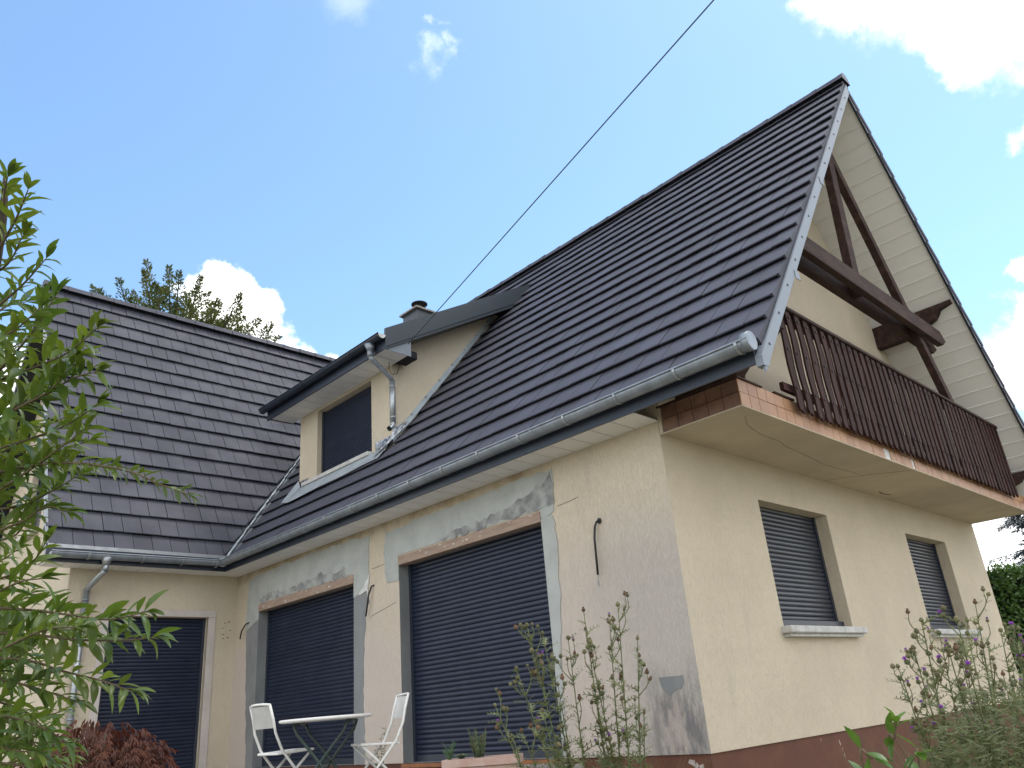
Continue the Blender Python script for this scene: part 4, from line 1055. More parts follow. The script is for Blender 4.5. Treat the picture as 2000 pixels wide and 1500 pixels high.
def chair(org, ang, label):
    """folding chair; local +y is the way the sitter looks"""
    o = thing('folding_chair', label, 'chair', org, 'white folding chairs at the bistro table'); Rz = Matrix.Rotation(ang, 4, 'Z'); O = Vector(org)
    P = lambda x, y, z: O+Rz @ Vector((x, y, z))
    for s in (-1, 1):
        x = .20*s
        mb = MB(); mb.tube([P(x, .24, 0), P(x, .05, .27), P(x, -.12, .47), P(x*.98, -.19, .62), P(x*.95, -.215, .74), P(x*.92, -.25, .86)], .0125, 8); mb.build('leg', MT['white'], o)
        mb = MB(); mb.tube([P(x*.86, -.26, 0), P(x*.86, -.02, .25), P(x*.86, .19, .445)], .0125, 8); mb.build('leg', MT['white'], o)
    mb = MB(); mb.prism([P(-.20, .21, .445), P(.20, .21, .445), P(.19, -.16, .432), P(-.19, -.16, .432)], (0, 0, .022)); mb.build('seat', MT['white'], o, bevel=.006)
    mb = MB(); n_ = 8
    for i in range(n_):
        a, b = -1+2*i/n_, -1+2*(i+1)/n_
        cv = lambda q: .03*(1-q*q)
        for (za, yb2), (zb2, yc2) in (((.66, -.20), (.755, -.222)), ((.755, -.222), (.85, -.247))):
            mb.quad(P(.19*a, yb2-cv(a), za), P(.19*b, yb2-cv(b), za), P(.185*b, yc2-cv(b), zb2), P(.185*a, yc2-cv(a), zb2))
    mb.build('backrest', MT['mesh'], o)
    mb = MB(); mb.tube([P(-.188, -.25, .86), P(-.1, -.275, .868), P(0, -.285, .87), P(.1, -.275, .868), P(.188, -.25, .86)], .011, 8); mb.build('top_rail', MT['white'], o)
    mb = MB(); mb.tube([P(-.2, .20, .05), P(.2, .20, .05)], .009, 6); mb.tube([P(-.17, -.22, .05), P(.17, -.22, .05)], .009, 6); mb.build('crossbar', MT['white'], o)
    return o
pa, pb = at(553, 1464, 7.3), at(738, 1446, 7.35)
chair((pa.x, pa.y, TZ), math.atan2(-du.x, du.y)+.80, 'white folding metal chair on the left of the bistro table')
chair((pb.x, pb.y, TZ), math.atan2(du.x, -du.y)+.45, 'white folding metal chair on the right of the bistro table')

# ------------------------------------------------------------------ planter and its plants
pc0, pc1 = at(862, 1481, 6.3), at(1012, 1479, 6.2)
pa = Vector((pc0.x, pc0.y, TZ)); dirp = Vector((pc1.x-pc0.x, pc1.y-pc0.y, 0)); plen = dirp.length; dirp.normalize(); prp = Vector((-dirp.y, dirp.x, 0))
if prp.dot(FW) < 0: prp = -prp
ztp = (pc0.z+pc1.z)/2
pl = thing('planter_box', 'pale terracotta planter trough in front of the large roller shutter', 'planter', tuple(pa))
mb = MB(); hh = ztp-TZ
mb.obox(pa+dirp*.02+prp*.02, dirp*(plen-.04), prp*.20, (0, 0, hh-.06)); mb.build('trough', MT['terra'], pl, bevel=.006)
mb = MB()
for o_, A_, B_ in ((Vector(), dirp*plen, prp*.03), (prp*.21, dirp*plen, prp*.03), (prp*.031, dirp*.03, prp*.178), (prp*.031+dirp*(plen-.03), dirp*.03, prp*.178)):
    mb.obox(pa+o_+Vector((0, 0, hh-.059)), A_, B_, (0, 0, .059))
mb.build('rim', MT['terra'], pl)
mb = MB(); mb.obox(pa+dirp*.032+prp*.032+Vector((0, 0, hh-.058)), dirp*(plen-.064), prp*.176, (0, 0, .036)); mb.build('soil', MT['soil'], pl)

# ------------------------------------------------------------------ foliage tools
def leaf_mesh(ln, wd, droop=.25, fold=.35, name='leaf', mt=None, seg=5, tipcurl=0):
    """lanceolate leaf along +y, folded on the midrib and curved down"""
    mb = MB(); mb.sm = True
    prof = [0, .62, .98, .92, .58, 0] if seg == 5 else [0, .8, .8, 0]
    n_ = len(prof)-1; row = []
    for i, pw_ in enumerate(prof):
        s = i/n_; y = ln*(s-.05*s*s); z = ln*(.10*s-droop*s*s)+tipcurl*s**3; h = wd/2*pw_
        row.append((Vector((-h, y, z+h*fold)), Vector((0, y, z)), Vector((h, y, z+h*fold))))
    idx = []
    for r in row: idx.append([len(mb.v), len(mb.v)+1, len(mb.v)+2]); mb.v += [tuple(q) for q in r]
    for i in range(n_):
        for j in (0, 1):
            q = [idx[i][j], idx[i][j+1], idx[i+1][j+1], idx[i+1][j]]
            mb.face(q)
    return mb.mesh(name, mt) if mt else mb
def frame(d, up=Vector((0, 0, 1)), roll=0):
    d = d.normalized(); x = d.cross(up)
    if x.length < 1e-3: x = Vector((1, 0, 0))
    x.normalize(); z = x.cross(d)
    M_ = Matrix((x, d, z)).transposed().to_4x4()
    return M_ @ Matrix.Rotation(roll, 4, 'Y')
def put(mb, src, mw, mi=None):
    b = len(mb.v); mb.v += [tuple(mw @ Vector(v)) for v in src.v]
    for f, s in zip(src.f, src.smooth):
        mb.f.append([i+b for i in f]); mb.mi.append(mb.cur); mb.smooth.append(s)
def crv(P, n_=14):
    """catmull-rom through points"""
    P = [Vector(p) for p in P]; P = [P[0]*2-P[1]]+P+[P[-1]*2-P[-2]]; o = []
    for i in range(1, len(P)-2):
        for k_ in range(n_):
            s = k_/n_; a, b, c, d = P[i-1:i+3]
            o.append(.5*((2*b)+(c-a)*s+(2*a-5*b+4*c-d)*s*s+(3*b-a-3*c+d)*s**3))
    o.append(P[-2]); return o

# ------------------------------------------------------------------ near tree at the left edge
rn = random.Random(21)
base = at(-330, 1500, 2.4); base.z = -1.12
tree = thing('fruit_tree', 'leafy fruit tree with long glossy leaves at the left edge', 'tree', tuple(base))
mb = MB(); trunk_pts = crv([base, base+Vector((.02, .02, .7)), at(-190, 1350, 2.35), at(-110, 1050, 2.3), at(-60, 780, 2.3), at(-20, 560, 2.25), at(5, 420, 2.25), at(10, 345, 2.25)], 6)
mb.tube(trunk_pts, [.055-.050*i/(len(trunk_pts)-1) for i in range(len(trunk_pts))], 8); mb.build('trunk', MT['bark'], tree)
# twigs: image-plane anchors turned into points in space, each with its own depth
T = [
 ([(-30, 620, 2.25), (40, 560, 2.2), (90, 505, 2.15)], .085, 1),
 ([(-10, 500, 2.25), (30, 430, 2.2), (55, 370, 2.15)], .085, 1),
 ([(5, 420, 2.25), (10, 370, 2.22), (15, 345, 2.2)], .09, 1),
 ([(-40, 640, 2.3), (10, 600, 2.35), (50, 590, 2.4)], .085, 1),
 ([(-50, 760, 2.3), (60, 720, 2.2), (130, 690, 2.1), (190, 640, 2.0), (185, 560, 1.98)][:4], .10, 1),
 ([(-60, 820, 2.3), (70, 780, 2.2), (140, 740, 2.1), (195, 725, 2.05)], .10, 1),
 ([(-60, 790, 2.3), (20, 700, 2.25), (70, 640, 2.2), (110, 575, 2.2)], .095, 1),
 ([(-80, 900, 2.3), (50, 860, 2.2), (130, 830, 2.15), (190, 790, 2.1)], .10, 1),
 ([(-80, 940, 2.3), (60, 910, 2.15), (150, 905, 2.05), (250, 920, 2.0), (310, 945, 1.97), (368, 966, 1.95)], .060, 1),
 ([(-80, 900, 2.4), (60, 900, 2.3), (120, 880, 2.3), (175, 860, 2.3)], .09, 1),
 ([(-90, 1000, 2.3), (30, 990, 2.3), (100, 960, 2.25), (150, 930, 2.25)], .09, 1),
 ([(-100, 1060, 2.3), (20, 1050, 2.3), (60, 1000, 2.3)], .09, 1),
 ([(-100, 1180, 2.3), (40, 1190, 2.2), (130, 1200, 2.1), (210, 1210, 2.0), (285, 1195, 1.95)], .10, 1),
 ([(-100, 1230, 2.3), (60, 1240, 2.15), (160, 1250, 2.05), (250, 1250, 2.0), (300, 1245, 1.97)], .098, 1),
 ([(-100, 1280, 2.3), (50, 1290, 2.15), (120, 1310, 2.1), (200, 1330, 2.05), (255, 1350, 2.0)], .10, 1),
 ([(-100, 1300, 2.2), (20, 1330, 2.1), (90, 1350, 2.1), (150, 1370, 2.05)], .095, 1),
 ([(-100, 1400, 2.3), (10, 1400, 2.2), (80, 1420, 2.15), (130, 1450, 2.1)], .095, 1),
 ([(-120, 1440, 2.3), (0, 1440, 2.2), (60, 1450, 2.15), (100, 1490, 2.1)], .095, 1),
 ([(-120, 1150, 2.45), (0, 1130, 2.4), (60, 1100, 2.4), (90, 1060, 2.4)], .10, 1),
 ([(-100, 1250, 2.5), (30, 1230, 2.5), (110, 1220, 2.5), (170, 1235, 2.5)], .11, 1),
 ([(-80, 860, 2.5), (20, 840, 2.5), (90, 830, 2.5), (140, 810, 2.5)], .09, 1),
 ([(-100, 1350, 2.45), (0, 1300, 2.45), (70, 1260, 2.4), (110, 1200, 2.4)], .10, 1),
 ([(-60, 720, 2.4), (0, 690, 2.4), (60, 660, 2.4)], .09, 1),
 ([(-120, 1500, 2.2), (-20, 1490, 2.1), (60, 1500, 2.05), (110, 1530, 2.0)], .10, 1),
 ([(-60, 680, 2.2), (20, 650, 2.1), (80, 600, 2.1)], .095, 1),
 ([(-70, 860, 2.15), (30, 800, 2.1), (100, 760, 2.1), (150, 700, 2.1)], .10, 1),
 ([(-70, 1000, 2.2), (40, 930, 2.15), (110, 880, 2.1), (165, 840, 2.1)], .10, 1),
 ([(-70, 560, 2.3), (10, 520, 2.25), (45, 460, 2.2)], .085, 1),
 ([(-70, 1060, 2.2), (40, 1020, 2.2), (90, 990, 2.2), (130, 1000, 2.2)], .09, 1),
 ([(-90, 1200, 2.15), (30, 1140, 2.1), (80, 1130, 2.1)], .11, 1),
 ([(-90, 1320, 2.05), (20, 1260, 2.0), (90, 1230, 2.0), (150, 1225, 1.98)], .095, 1),
 ([(-60, 930, 2.4), (10, 880, 2.4), (70, 870, 2.4)], .09, 1),
 ([(-90, 1420, 2.0), (0, 1460, 1.98), (70, 1470, 1.95)], .095, 1),
 ([(-90, 1250, 2.6), (10, 1260, 2.6), (70, 1280, 2.6), (120, 1270, 2.6)], .08, 1),
 ([(-90, 1330, 2.6), (10, 1330, 2.6), (60, 1340, 2.6), (110, 1330, 2.6)], .08, 1),
 ([(-90, 1400, 2.6), (10, 1390, 2.6), (70, 1400, 2.6), (120, 1390, 2.6)], .08, 1),
 ([(-90, 1460, 2.5), (10, 1450, 2.5), (60, 1440, 2.5), (100, 1420, 2.5)], .085, 1),
 ([(-90, 1510, 2.4), (20, 1490, 2.4), (80, 1470, 2.4), (130, 1480, 2.4)], .085, 1),
 ([(-90, 1200, 2.6), (10, 1190, 2.6), (60, 1160, 2.6)], .08, 1),
 ([(-90, 1120, 2.5), (-10, 1100, 2.5), (40, 1070, 2.5)], .08, 1),
 ([(-120, 1360, 2.35), (-10, 1370, 2.3), (50, 1390, 2.25), (85, 1420, 2.2)], .095, 1),
]
LM = [leaf_mesh(1, .245, dr, fo, mt=MT['leaf'], tipcurl=tc_) for dr, fo, tc_ in ((.26, .45, 0), (.40, .40, 0), (.16, .55, .06), (.55, .35, .18), (.30, .6, -.05), (.10, .4, -.10))]
leaves = []; mbw = MB()
for pts, ll, _ in T:
    C = crv([at(*q) for q in pts], 10); tot = [0]
    for a, b in zip(C[:-1], C[1:]): tot.append(tot[-1]+(b-a).length)
    mbw.tube(C, [.0048-.0034*i/(len(C)-1) for i in range(len(C))], 6)
    Ltot = tot[-1]; s = Ltot*.10; side = 1; k = 0
    while s < Ltot:
        i = max(0, min(len(C)-2, next((j for j, q in enumerate(tot) if q > s), len(C)-1)-1))
        p = C[i].lerp(C[i+1], (s-tot[i])/max(1e-6, tot[i+1]-tot[i])); d = (C[i+1]-C[i]).normalized()
        az = k*2.4+rn.uniform(-.5, .5); ref = d.orthogonal().normalized(); perp = Matrix.Rotation(az, 3, d) @ ref
        fw = .55+.35*(s/Ltot)
        ld = (d*fw+perp*rn.uniform(.55, .9)+Vector((0, 0, rn.uniform(-.28, .25)))).normalized()
        ln_ = ll*rn.uniform(.65, 1.3)*(1-.35*(s/Ltot)**3)
        upv_ = (Vector((0, 0, 1))+d*.3+Vector((rn.uniform(-.5, .5), rn.uniform(-.5, .5), 0))).normalized()
        mw = Matrix.Translation(p) @ frame(ld, upv_, rn.uniform(-.4, .4)) @ Matrix.Diagonal((ln_*rn.uniform(.85, 1.15), ln_, ln_, 1))
        leaves.append((LM[rn.randrange(len(LM))], mw, p)); s += ll*rn.uniform(.095, .16); k += 1
    for q in range(3):
        d = (C[-1]-C[-2]).normalized(); ld = (d+Vector((rn.uniform(-.5, .5), rn.uniform(-.5, .5), rn.uniform(-.4, .4)))).normalized(); ln_ = ll*rn.uniform(.6, .9)
        leaves.append((LM[rn.randrange(6)], Matrix.Translation(C[-1]) @ frame(ld, roll=rn.uniform(-.5, .5)) @ Matrix.Diagonal((ln_, ln_, ln_, 1)), C[-1]))
mbw.build('twig', MT['twig'], tree)
vis = []
for q in leaves:
    u_, v_, z_ = pix(q[2]); vis.append((1 if (-20 < u_ < 400 and 300 < v_ < 1520) else 0, -z_))
order = sorted(range(len(leaves)), key=lambda i: vis[i], reverse=True)
for i in order[:298]: link('leaf', leaves[i][0], tree, leaves[i][1])
bm = bmesh.new()
for i in order[298:]:
    me, mw, _ = leaves[i]; n0 = len(bm.verts); bm.from_mesh(me); bm.verts.ensure_lookup_table()
    for v in bm.verts[n0:]: v.co = mw @ v.co
me = bpy.data.meshes.new('leaf'); bm.to_mesh(me); bm.free(); me.materials.append(MT['leaf'])
o = link('leaf', me, tree); o['kind'] = 'stuff'

# ------------------------------------------------------------------ red cut-leaf maple
mc = at(190, 1475, 5.2); mbase = Vector((mc.x, mc.y, -1.12))
mpl = thing('japanese_maple', 'low red cut-leaf maple in front of the wing door', 'shrub', tuple(mbase))
mb = MB()
for i in range(9):
    a = rn.uniform(0, 6.28); q = mc+Vector((math.cos(a)*.35, math.sin(a)*.35, rn.uniform(-.1, .2))); mb.tube(crv([mbase+Vector((math.cos(a)*.03, math.sin(a)*.03, 0)), mbase.lerp(q, .55)+Vector((0, 0, .15)), q], 5), [.02-.0015*j for j in range(11)], 5)
mb.build('stem', MT['bark'], mpl)
mb = MB()
for i in range(5200):
    while True:
        p = Vector((rn.uniform(-1, 1), rn.uniform(-1, 1), rn.uniform(-1, 1)))
        if .45 < p.length < 1: break
    q = mc+Vector((p.x*.52, p.y*.52, -.27+p.z*.50+.07*noise.noise((p.x*3, p.y*3, 1))))+RT*.10*max(0, -p.z)
    if noise.noise(q*4.5) < -.38: continue
    outw = Vector((p.x, p.y, -.25)).normalized()
    nl = 5
    for k in range(nl):
        a = (k-(nl-1)/2)*.42+rn.uniform(-.12, .12); d = (Matrix.Rotation(a, 3, 'Z') @ outw)+Vector((0, 0, rn.uniform(-.9, .1))); d.normalize()
        l = .055*rn.uniform(.6, 1.25); sd = d.cross(Vector((rn.uniform(-.4, .4), rn.uniform(-.4, .4), 1))).normalized()*.0050
        mb.quad(q, q+d*l*.5+sd, q+d*l+Vector((0, 0, -.010)), q+d*l*.5-sd)
mb.build('foliage', MT['maple'], mpl)

# ------------------------------------------------------------------ thistles
SPINY = MB()
def spiny_leaf(ln, rn):
    mb = MB(); prev = None
    n_ = 4
    for i in range(n_):
        s0, s1 = i/n_, (i+1)/n_; w0 = .085*ln*(1-s0*.8); w1_ = .085*ln*(1-s1*.8)
        y0_, y1_ = ln*s0, ln*s1; zz0, zz1 = ln*(.25*s0-.35*s0*s0), ln*(.25*s1-.35*s1*s1)
        mb.quad((-w0, y0_, zz0), (w0, y0_, zz0), (w1_+.002, y1_, zz1), (-w1_-.002, y1_, zz1))
        for sd in (-1, 1):
            mb.quad((sd*w0, y0_+ln*.04, zz0), (sd*(w0+ln*.30*(1-s0*.6)), y0_+ln*.22, zz0+ln*.05), (sd*w0, y0_+ln*.16, zz0))
    return mb
SL = [spiny_leaf(1, rn) for _ in range(1)]
def bud_mesh(mt_b, tuft=None, name='flower_head'):
    mb = MB(); rings = [(0, .25), (.15, .75), (.42, 1.0), (.72, .82), (.98, .45), (1.05, .40)]
    mb.tube([(0, 0, z_*1.9) for z_, _ in rings], [r_ for _, r_ in rings], 9)
    for k in range(26):
        a = k*2.4; z_ = .1+.85*k/26; r_ = 1.0 if z_ < .6 else .8
        c = Vector((math.cos(a)*r_*.9, math.sin(a)*r_*.9, z_*1.9)); d = Vector((math.cos(a), math.sin(a), .35)).normalized(); sd = d.cross(Vector((0, 0, 1)))*.12
        mb.quad(c-sd, c+sd, c+d*.55)
    if tuft:
        mb.cur = 1
        for k in range(34):
            a = k*2.4; rr = .75*math.sqrt(k/34); d = Vector((math.cos(a)*rr, math.sin(a)*rr, 1)).normalized(); c = Vector((math.cos(a)*rr*.4, math.sin(a)*rr*.4, 1.85)); sd = Vector((-math.sin(a), math.cos(a), 0))*.12
            l = 1.15 if tuft == 1 else .6
            mb.quad(c-sd, c+sd, c+d*l+sd*.7, c+d*l-sd*.7)
    return mb.mesh(name, [mt_b]+([MT['purple'] if tuft == 1 else MT['bud_brown']] if tuft else []))
BUDS = [bud_mesh(MT['bud']), bud_mesh(MT['bud'], 1), bud_mesh(MT['bud_brown'], 2), bud_mesh(MT['bud'], 2)]
def thistle(label, basep, tips, seed, bud=.0115, leafl=.085, lowleaf=1.0, cols=(.52, .12, .22, .14), group='thistles in front of the house'):
    """stem fan from one root; tips are (point, number of heads)"""
    rn = random.Random(seed); o = thing('thistle', label, 'thistle', tuple(basep), group); st = MB(); fo = MB()
    nh = 0
    def head(p, d):
        nonlocal nh
        r_ = rn.random(); j = 0 if r_ < cols[0] else 1 if r_ < cols[0]+cols[1] else 2 if r_ < cols[0]+cols[1]+cols[2] else 3
        sc_ = bud*rn.uniform(.75, 1.25)
        rotm = d.to_track_quat('Z', 'Y').to_matrix().to_4x4()
        link('flower_head', BUDS[j], o, Matrix.Translation(p) @ rotm @ Matrix.Rotation(rn.uniform(0, 6), 4, 'Z') @ Matrix.Scale(sc_, 4)); nh += 1
    for tip, heads in tips:
        tip = Vector(tip); mid = Vector(basep).lerp(tip, .5)+Vector((rn.uniform(-.05, .05), rn.uniform(-.05, .05), .05))
        mid.x = mid.x*.5+(basep[0]*.65+tip.x*.35)*.5; mid.y = mid.y*.5+(basep[1]*.65+tip.y*.35)*.5
        C = crv([basep, mid, tip], 12); n_ = len(C)
        st.tube(C, [.0085-.0062*i/(n_-1) for i in range(n_)], 6)
        head(C[-1], (C[-1]-C[-2]).normalized())
        # leaves all the way, side twigs in the upper half
        for i in range(3, n_-1):
            for q in range(4 if i < n_*.75 else 2):
                d = (C[i+1]-C[i]).normalized(); a = rn.uniform(0, 6.28); pr = Matrix.Rotation(a, 3, d) @ d.orthogonal().normalized()
                ld = (d*.5+pr).normalized(); l = leafl*1.35*rn.uniform(.5, 1.2)*(1.35-.75*i/n_)*lowleaf
                put(fo, SL[0], Matrix.Translation(C[i].lerp(C[i+1], rn.random())) @ frame(ld, roll=rn.uniform(-.6, .6)) @ Matrix.Scale(l, 4))
        for h in range(heads):
            s = (.84+.15*rn.random()) if rn.random() < .55 else (.58+.38*(h+rn.random())/heads); i = min(n_-2, int(s*(n_-1))); p = C[i]; d = (C[i+1]-C[i]).normalized()
            a = rn.uniform(0, 6.28); pr = Matrix.Rotation(a, 3, d) @ d.orthogonal().normalized(); l = rn.uniform(.04, .15)*(1.25-.6*s)
            q = p+(d*.75+pr*.6).normalized()*l; q2 = q+d*l*.55+Vector((0, 0, .01))
            B_ = crv([p, q, q2], 4); st.tube(B_, [.0032-.0014*j/(len(B_)-1) for j in range(len(B_))], 5)
            head(q2, (q2-q).normalized())
            for j in (2, 4, 6):
                pd = Matrix.Rotation(rn.uniform(0, 6.28), 3, d) @ d.orthogonal().normalized()
                put(fo, SL[0], Matrix.Translation(B_[j]) @ frame((d*.5+pd).normalized()) @ Matrix.Scale(leafl*.5*rn.uniform(.5, 1), 4))
            if rn.random() < .5:
                q3 = q+(pr*.5+d).normalized()*rn.uniform(.02, .045); st.tube([q, q3], .002, 4); head(q3, (q3-q).normalized())
    st.build('stem', MT['thistle'], o); fo.build('foliage', MT['thistle'], o)
    return o
def gnd(p): return Vector((p.x, p.y, -1.12))
D1 = 4.3
thistle('tall thistle with leaning brown and purple heads in front of the large roller shutter', gnd(at(1150, 1500, D1)), [(at(1030, 1225, 4.3), 11), (at(968, 1380, 4.2), 5), (at(1110, 1250, 4.4), 5), (at(1060, 1240, 4.3), 6), (at(1010, 1310, 4.35), 4), (at(1060, 1390, 4.1), 4), (at(1020, 1430, 4.2), 3), (at(1090, 1340, 4.2), 4)], 31)
thistle('tall upright thistle against the pinkish wall beside the house corner', gnd(at(1215, 1500, D1+.1)), [(at(1207, 1185, 4.4), 9), (at(1140, 1195, 4.4), 6), (at(1245, 1250, 4.4), 5), (at(1190, 1205, 4.5), 7), (at(1150, 1255, 4.4), 4), (at(1258, 1395, 4.4), 1), (at(1160, 1345, 4.3), 4)], 32)
for i, (bu, tips) in enumerate((
    (1860, [(1800, 1215, 7), (1755, 1305, 6), (1835, 1240, 6), (1785, 1270, 5), (1820, 1330, 5), (1790, 1390, 4)]),
    (1925, [(1870, 1215, 6), (1905, 1180, 4), (1890, 1240, 6), (1930, 1260, 6), (1880, 1300, 5), (1850, 1260, 6), (1905, 1385, 3)]),
    (1985, [(1980, 1225, 6), (1955, 1235, 5), (2010, 1240, 6), (1990, 1290, 5), (1960, 1320, 5), (2030, 1300, 5), (1995, 1340, 4)]))):
    lab = ('purple-headed thistle at the left of the clump below the gable windows', 'thickest purple-headed thistle in the middle of the clump below the gable windows', 'purple-headed thistle at the right edge of the photo in front of the hedge')[i]
    thistle(lab, gnd(at(bu, 1500, 3.9+.1*i)), [(at(u, v, 3.7+.18*((k*7) % 5)+.1*i), h) for k, (u, v, h) in enumerate(tips)], 40+i, bud=.012, leafl=.095, cols=(.50, .26, .12, .12))

# laurel sprig
lb = gnd(at(1735, 1540, 3.3)); lo_ = thing('laurel', 'young laurel shoot with broad light green leaves by the brown plinth', 'plant', tuple(lb))
LL = leaf_mesh(1, .42, .18, .25, mt=MT['laurel'])
mb = MB(); C = crv([lb, at(1745, 1500, 3.3), at(1748, 1440, 3.3), at(1750, 1405, 3.3)], 8); mb.tube(C, .005, 6)
C2 = crv([lb, at(1690, 1520, 3.25), at(1705, 1480, 3.25)], 8); mb.tube(C2, .005, 6); C3 = crv([lb, at(1800, 1520, 3.3), at(1790, 1475, 3.3)], 8); mb.tube(C3, .005, 6)
mb.build('stem', MT['twig'], lo_)
rn = random.Random(50)
for CC, ks in ((C, (9, 12, 14, 16, 18, 20, 22, 23, 24)), (C2, (8, 11, 13, 14, 15, 16)), (C3, (8, 11, 13, 14, 15, 16))):
    for k in ks:
        k = min(k, len(CC)-1); d = (CC[k]-CC[k-1]).normalized(); a = k*2.4; pr = Matrix.Rotation(a, 3, d) @ d.orthogonal().normalized(); l = rn.uniform(.08, .12)*(.75 if k > 20 else 1)
        link('leaf', LL, lo_, Matrix.Translation(CC[k]) @ frame((d*.8+pr*.8).normalized(), roll=rn.uniform(-.3, .3)) @ Matrix.Scale(l, 4))

# undergrowth and tall grass at the foot of the wall
rn = random.Random(60); mb = MB()
def blade(p, h, lean, wd):
    d = Vector((math.cos(lean), math.sin(lean), 0))*h*rn.uniform(.15, .5); sd = Vector((-d.y, d.x, 0)).normalized()*wd
    a, b, c = p, p+d*.35+Vector((0, 0, h*.6)), p+d+Vector((0, 0, h))
    mb.quad(a-sd, a+sd, b+sd*.7, b-sd*.7); mb.quad(b-sd*.7, b+sd*.7, c)
for i in range(900):
    u_ = rn.uniform(1780, 2080); D_ = rn.uniform(3.2, 4.6); p = gnd(at(u_, 1500, D_)); top = at(u_, rn.uniform(1385, 1500), D_).z if u_ > 1840 else at(u_, rn.uniform(1440, 1520), D_).z
    blade(p, top+1.12, rn.uniform(0, 6.28), rn.uniform(.002, .006))
for i in range(700):
    u_ = rn.uniform(1080, 1290); D_ = rn.uniform(4.0, 5.6); p = gnd(at(u_, 1500, D_)); top = at(u_, rn.uniform(1450, 1540), D_).z
    blade(p, top+1.12, rn.uniform(0, 6.28), rn.uniform(.002, .004))
o = mb.build('tall_grass', MT['weed']); o['kind'] = 'stuff'; o['label'] = 'tall grass and weeds at the foot of the gable wall'; o['category'] = 'grass'
mb = MB()
for i in range(3600):
    u_ = rn.uniform(1830, 2080); D_ = rn.uniform(3.3, 4.3); lim = 1330+max(0, 1900-u_)*1.2
    q = at(u_, rn.uniform(lim, 1540)+abs(rn.gauss(0, 10)), D_)
    if noise.noise(q*5) < -.1: continue
    a = rn.uniform(0, 6.28); d = Vector((math.cos(a), math.sin(a), rn.uniform(-.4, .6))).normalized(); sd = d.orthogonal().normalized()*rn.uniform(.0022, .0055); l = rn.uniform(.03, .065)
    mb.quad(q, q+d*l*.5+sd, q+d*l, q+d*l*.5-sd)
o = mb.build('undergrowth', MT['weed']); o['kind'] = 'stuff'; o['label'] = 'tangle of small weed leaves under the thistles'; o['category'] = 'weeds'

# plants in and beside the planter
rn = random.Random(70)
rp = pa+dirp*plen*.46+prp*.12; rp.z = ztp-.03
ro = thing('rosemary', 'upright rosemary bush growing in the terracotta planter', 'herb', tuple(rp)); st = MB(); fo = MB()
for i in range(22):
    a = rn.uniform(0, 6.28); r_ = rn.uniform(0, .035); p = rp+Vector((math.cos(a)*r_, math.sin(a)*r_, 0)); h = rn.uniform(.13, .25); q = p+Vector((math.cos(a)*(.02+r_), math.sin(a)*(.02+r_), h)); st.tube([p, q], .0022, 4)
    for k in range(34):
        s = .1+.9*k/34; c = p.lerp(q, s); b_ = rn.uniform(0, 6.28); d = Vector((math.cos(b_), math.sin(b_), .9)).normalized(); sd = d.orthogonal().normalized()*.0030
        fo.quad(c-sd, c+sd, c+d*rn.uniform(.020, .034))
st.build('stem', MT['twig'], ro); fo.build('foliage', MT['rosemary'], ro)
def herb(name, label, cat, p, mt, n_, h, sp_, ll, lw):
    o = thing(name, label, cat, tuple(p)); st = MB(); fo = MB()
    for i in range(n_):
        a = rn.uniform(0, 6.28); q = p+Vector((math.cos(a)*sp_*rn.random(), math.sin(a)*sp_*rn.random(), h*rn.uniform(.5, 1))); C = crv([p, p.lerp(q, .5)+Vector((0, 0, .02)), q], 5); st.tube(C, .0018, 4)
        for k in range(1, len(C)):
            for z_ in range(3):
                b_ = rn.uniform(0, 6.28); d = Vector((math.cos(b_), math.sin(b_), rn.uniform(-.1, .6))).normalized(); sd = d.orthogonal().normalized()*lw; l = ll*rn.uniform(.6, 1.2)
                fo.quad(C[k], C[k]+d*l*.5+sd, C[k]+d*l, C[k]+d*l*.5-sd)
    st.build('stem', mt, o); fo.build('foliage', mt, o); return o
p = pa+dirp*plen*.06+prp*.12; p.z = ztp-.03; herb('feathery_herb', 'feathery green herb at the left end of the terracotta planter', 'herb', p, MT['rosemary'], 12, .16, .09, .02, .0016)
p = pa+dirp*plen*.22+prp*.12; p.z = ztp-.03; herb('sage', 'small grey-green sage plant left of the rosemary', 'herb', p, MT['sage'], 12, .07, .05, .025, .005)
p = at(745, 1500, 7.9); p.z = TZ; herb('weed_spire', 'thin spire of a weed behind the right folding chair', 'weed', p, MT['weed'], 5, .62, .09, .05, .004)

# ------------------------------------------------------------------ trees and hedge beyond the house
rn = random.Random(80)
def plume(mb, C, r0, n_, ll, lw, droop=.0):
    """leafy shoot: short side sprays all round an axis, longest at the bottom"""
    m_n = len(C)-1
    for i in range(n_):
        s = rn.random()**.8; k = min(m_n-1, int(s*m_n)); p = C[k].lerp(C[k+1], s*m_n-k); d = (C[k+1]-C[k]).normalized()
        pr = Matrix.Rotation(rn.uniform(0, 6.28), 3, d) @ d.orthogonal().normalized(); rr = r0*(1.02-s)*rn.uniform(.15, 1); q = p+pr*rr+d*rr*.6-Vector((0, 0, droop*rr))
        ld = (pr*.7+d*.7+Vector((rn.uniform(-.5, .5), rn.uniform(-.5, .5), rn.uniform(-.5, .5)))).normalized(); sd = ld.cross(Vector((rn.uniform(-1, 1), rn.uniform(-1, 1), rn.uniform(-1, 1)))).normalized()*lw; l = ll*rn.uniform(.6, 1.3)
        mb.quad(q, q+ld*l*.5+sd, q+ld*l, q+ld*l*.5-sd)
DT = 27
tb = at(330, 900, DT); tbase = Vector((tb.x, tb.y, -1.12))
tr = thing('broad_tree', 'olive green tree with upright ragged shoots rising behind the wing roof', 'tree', tuple(tbase))
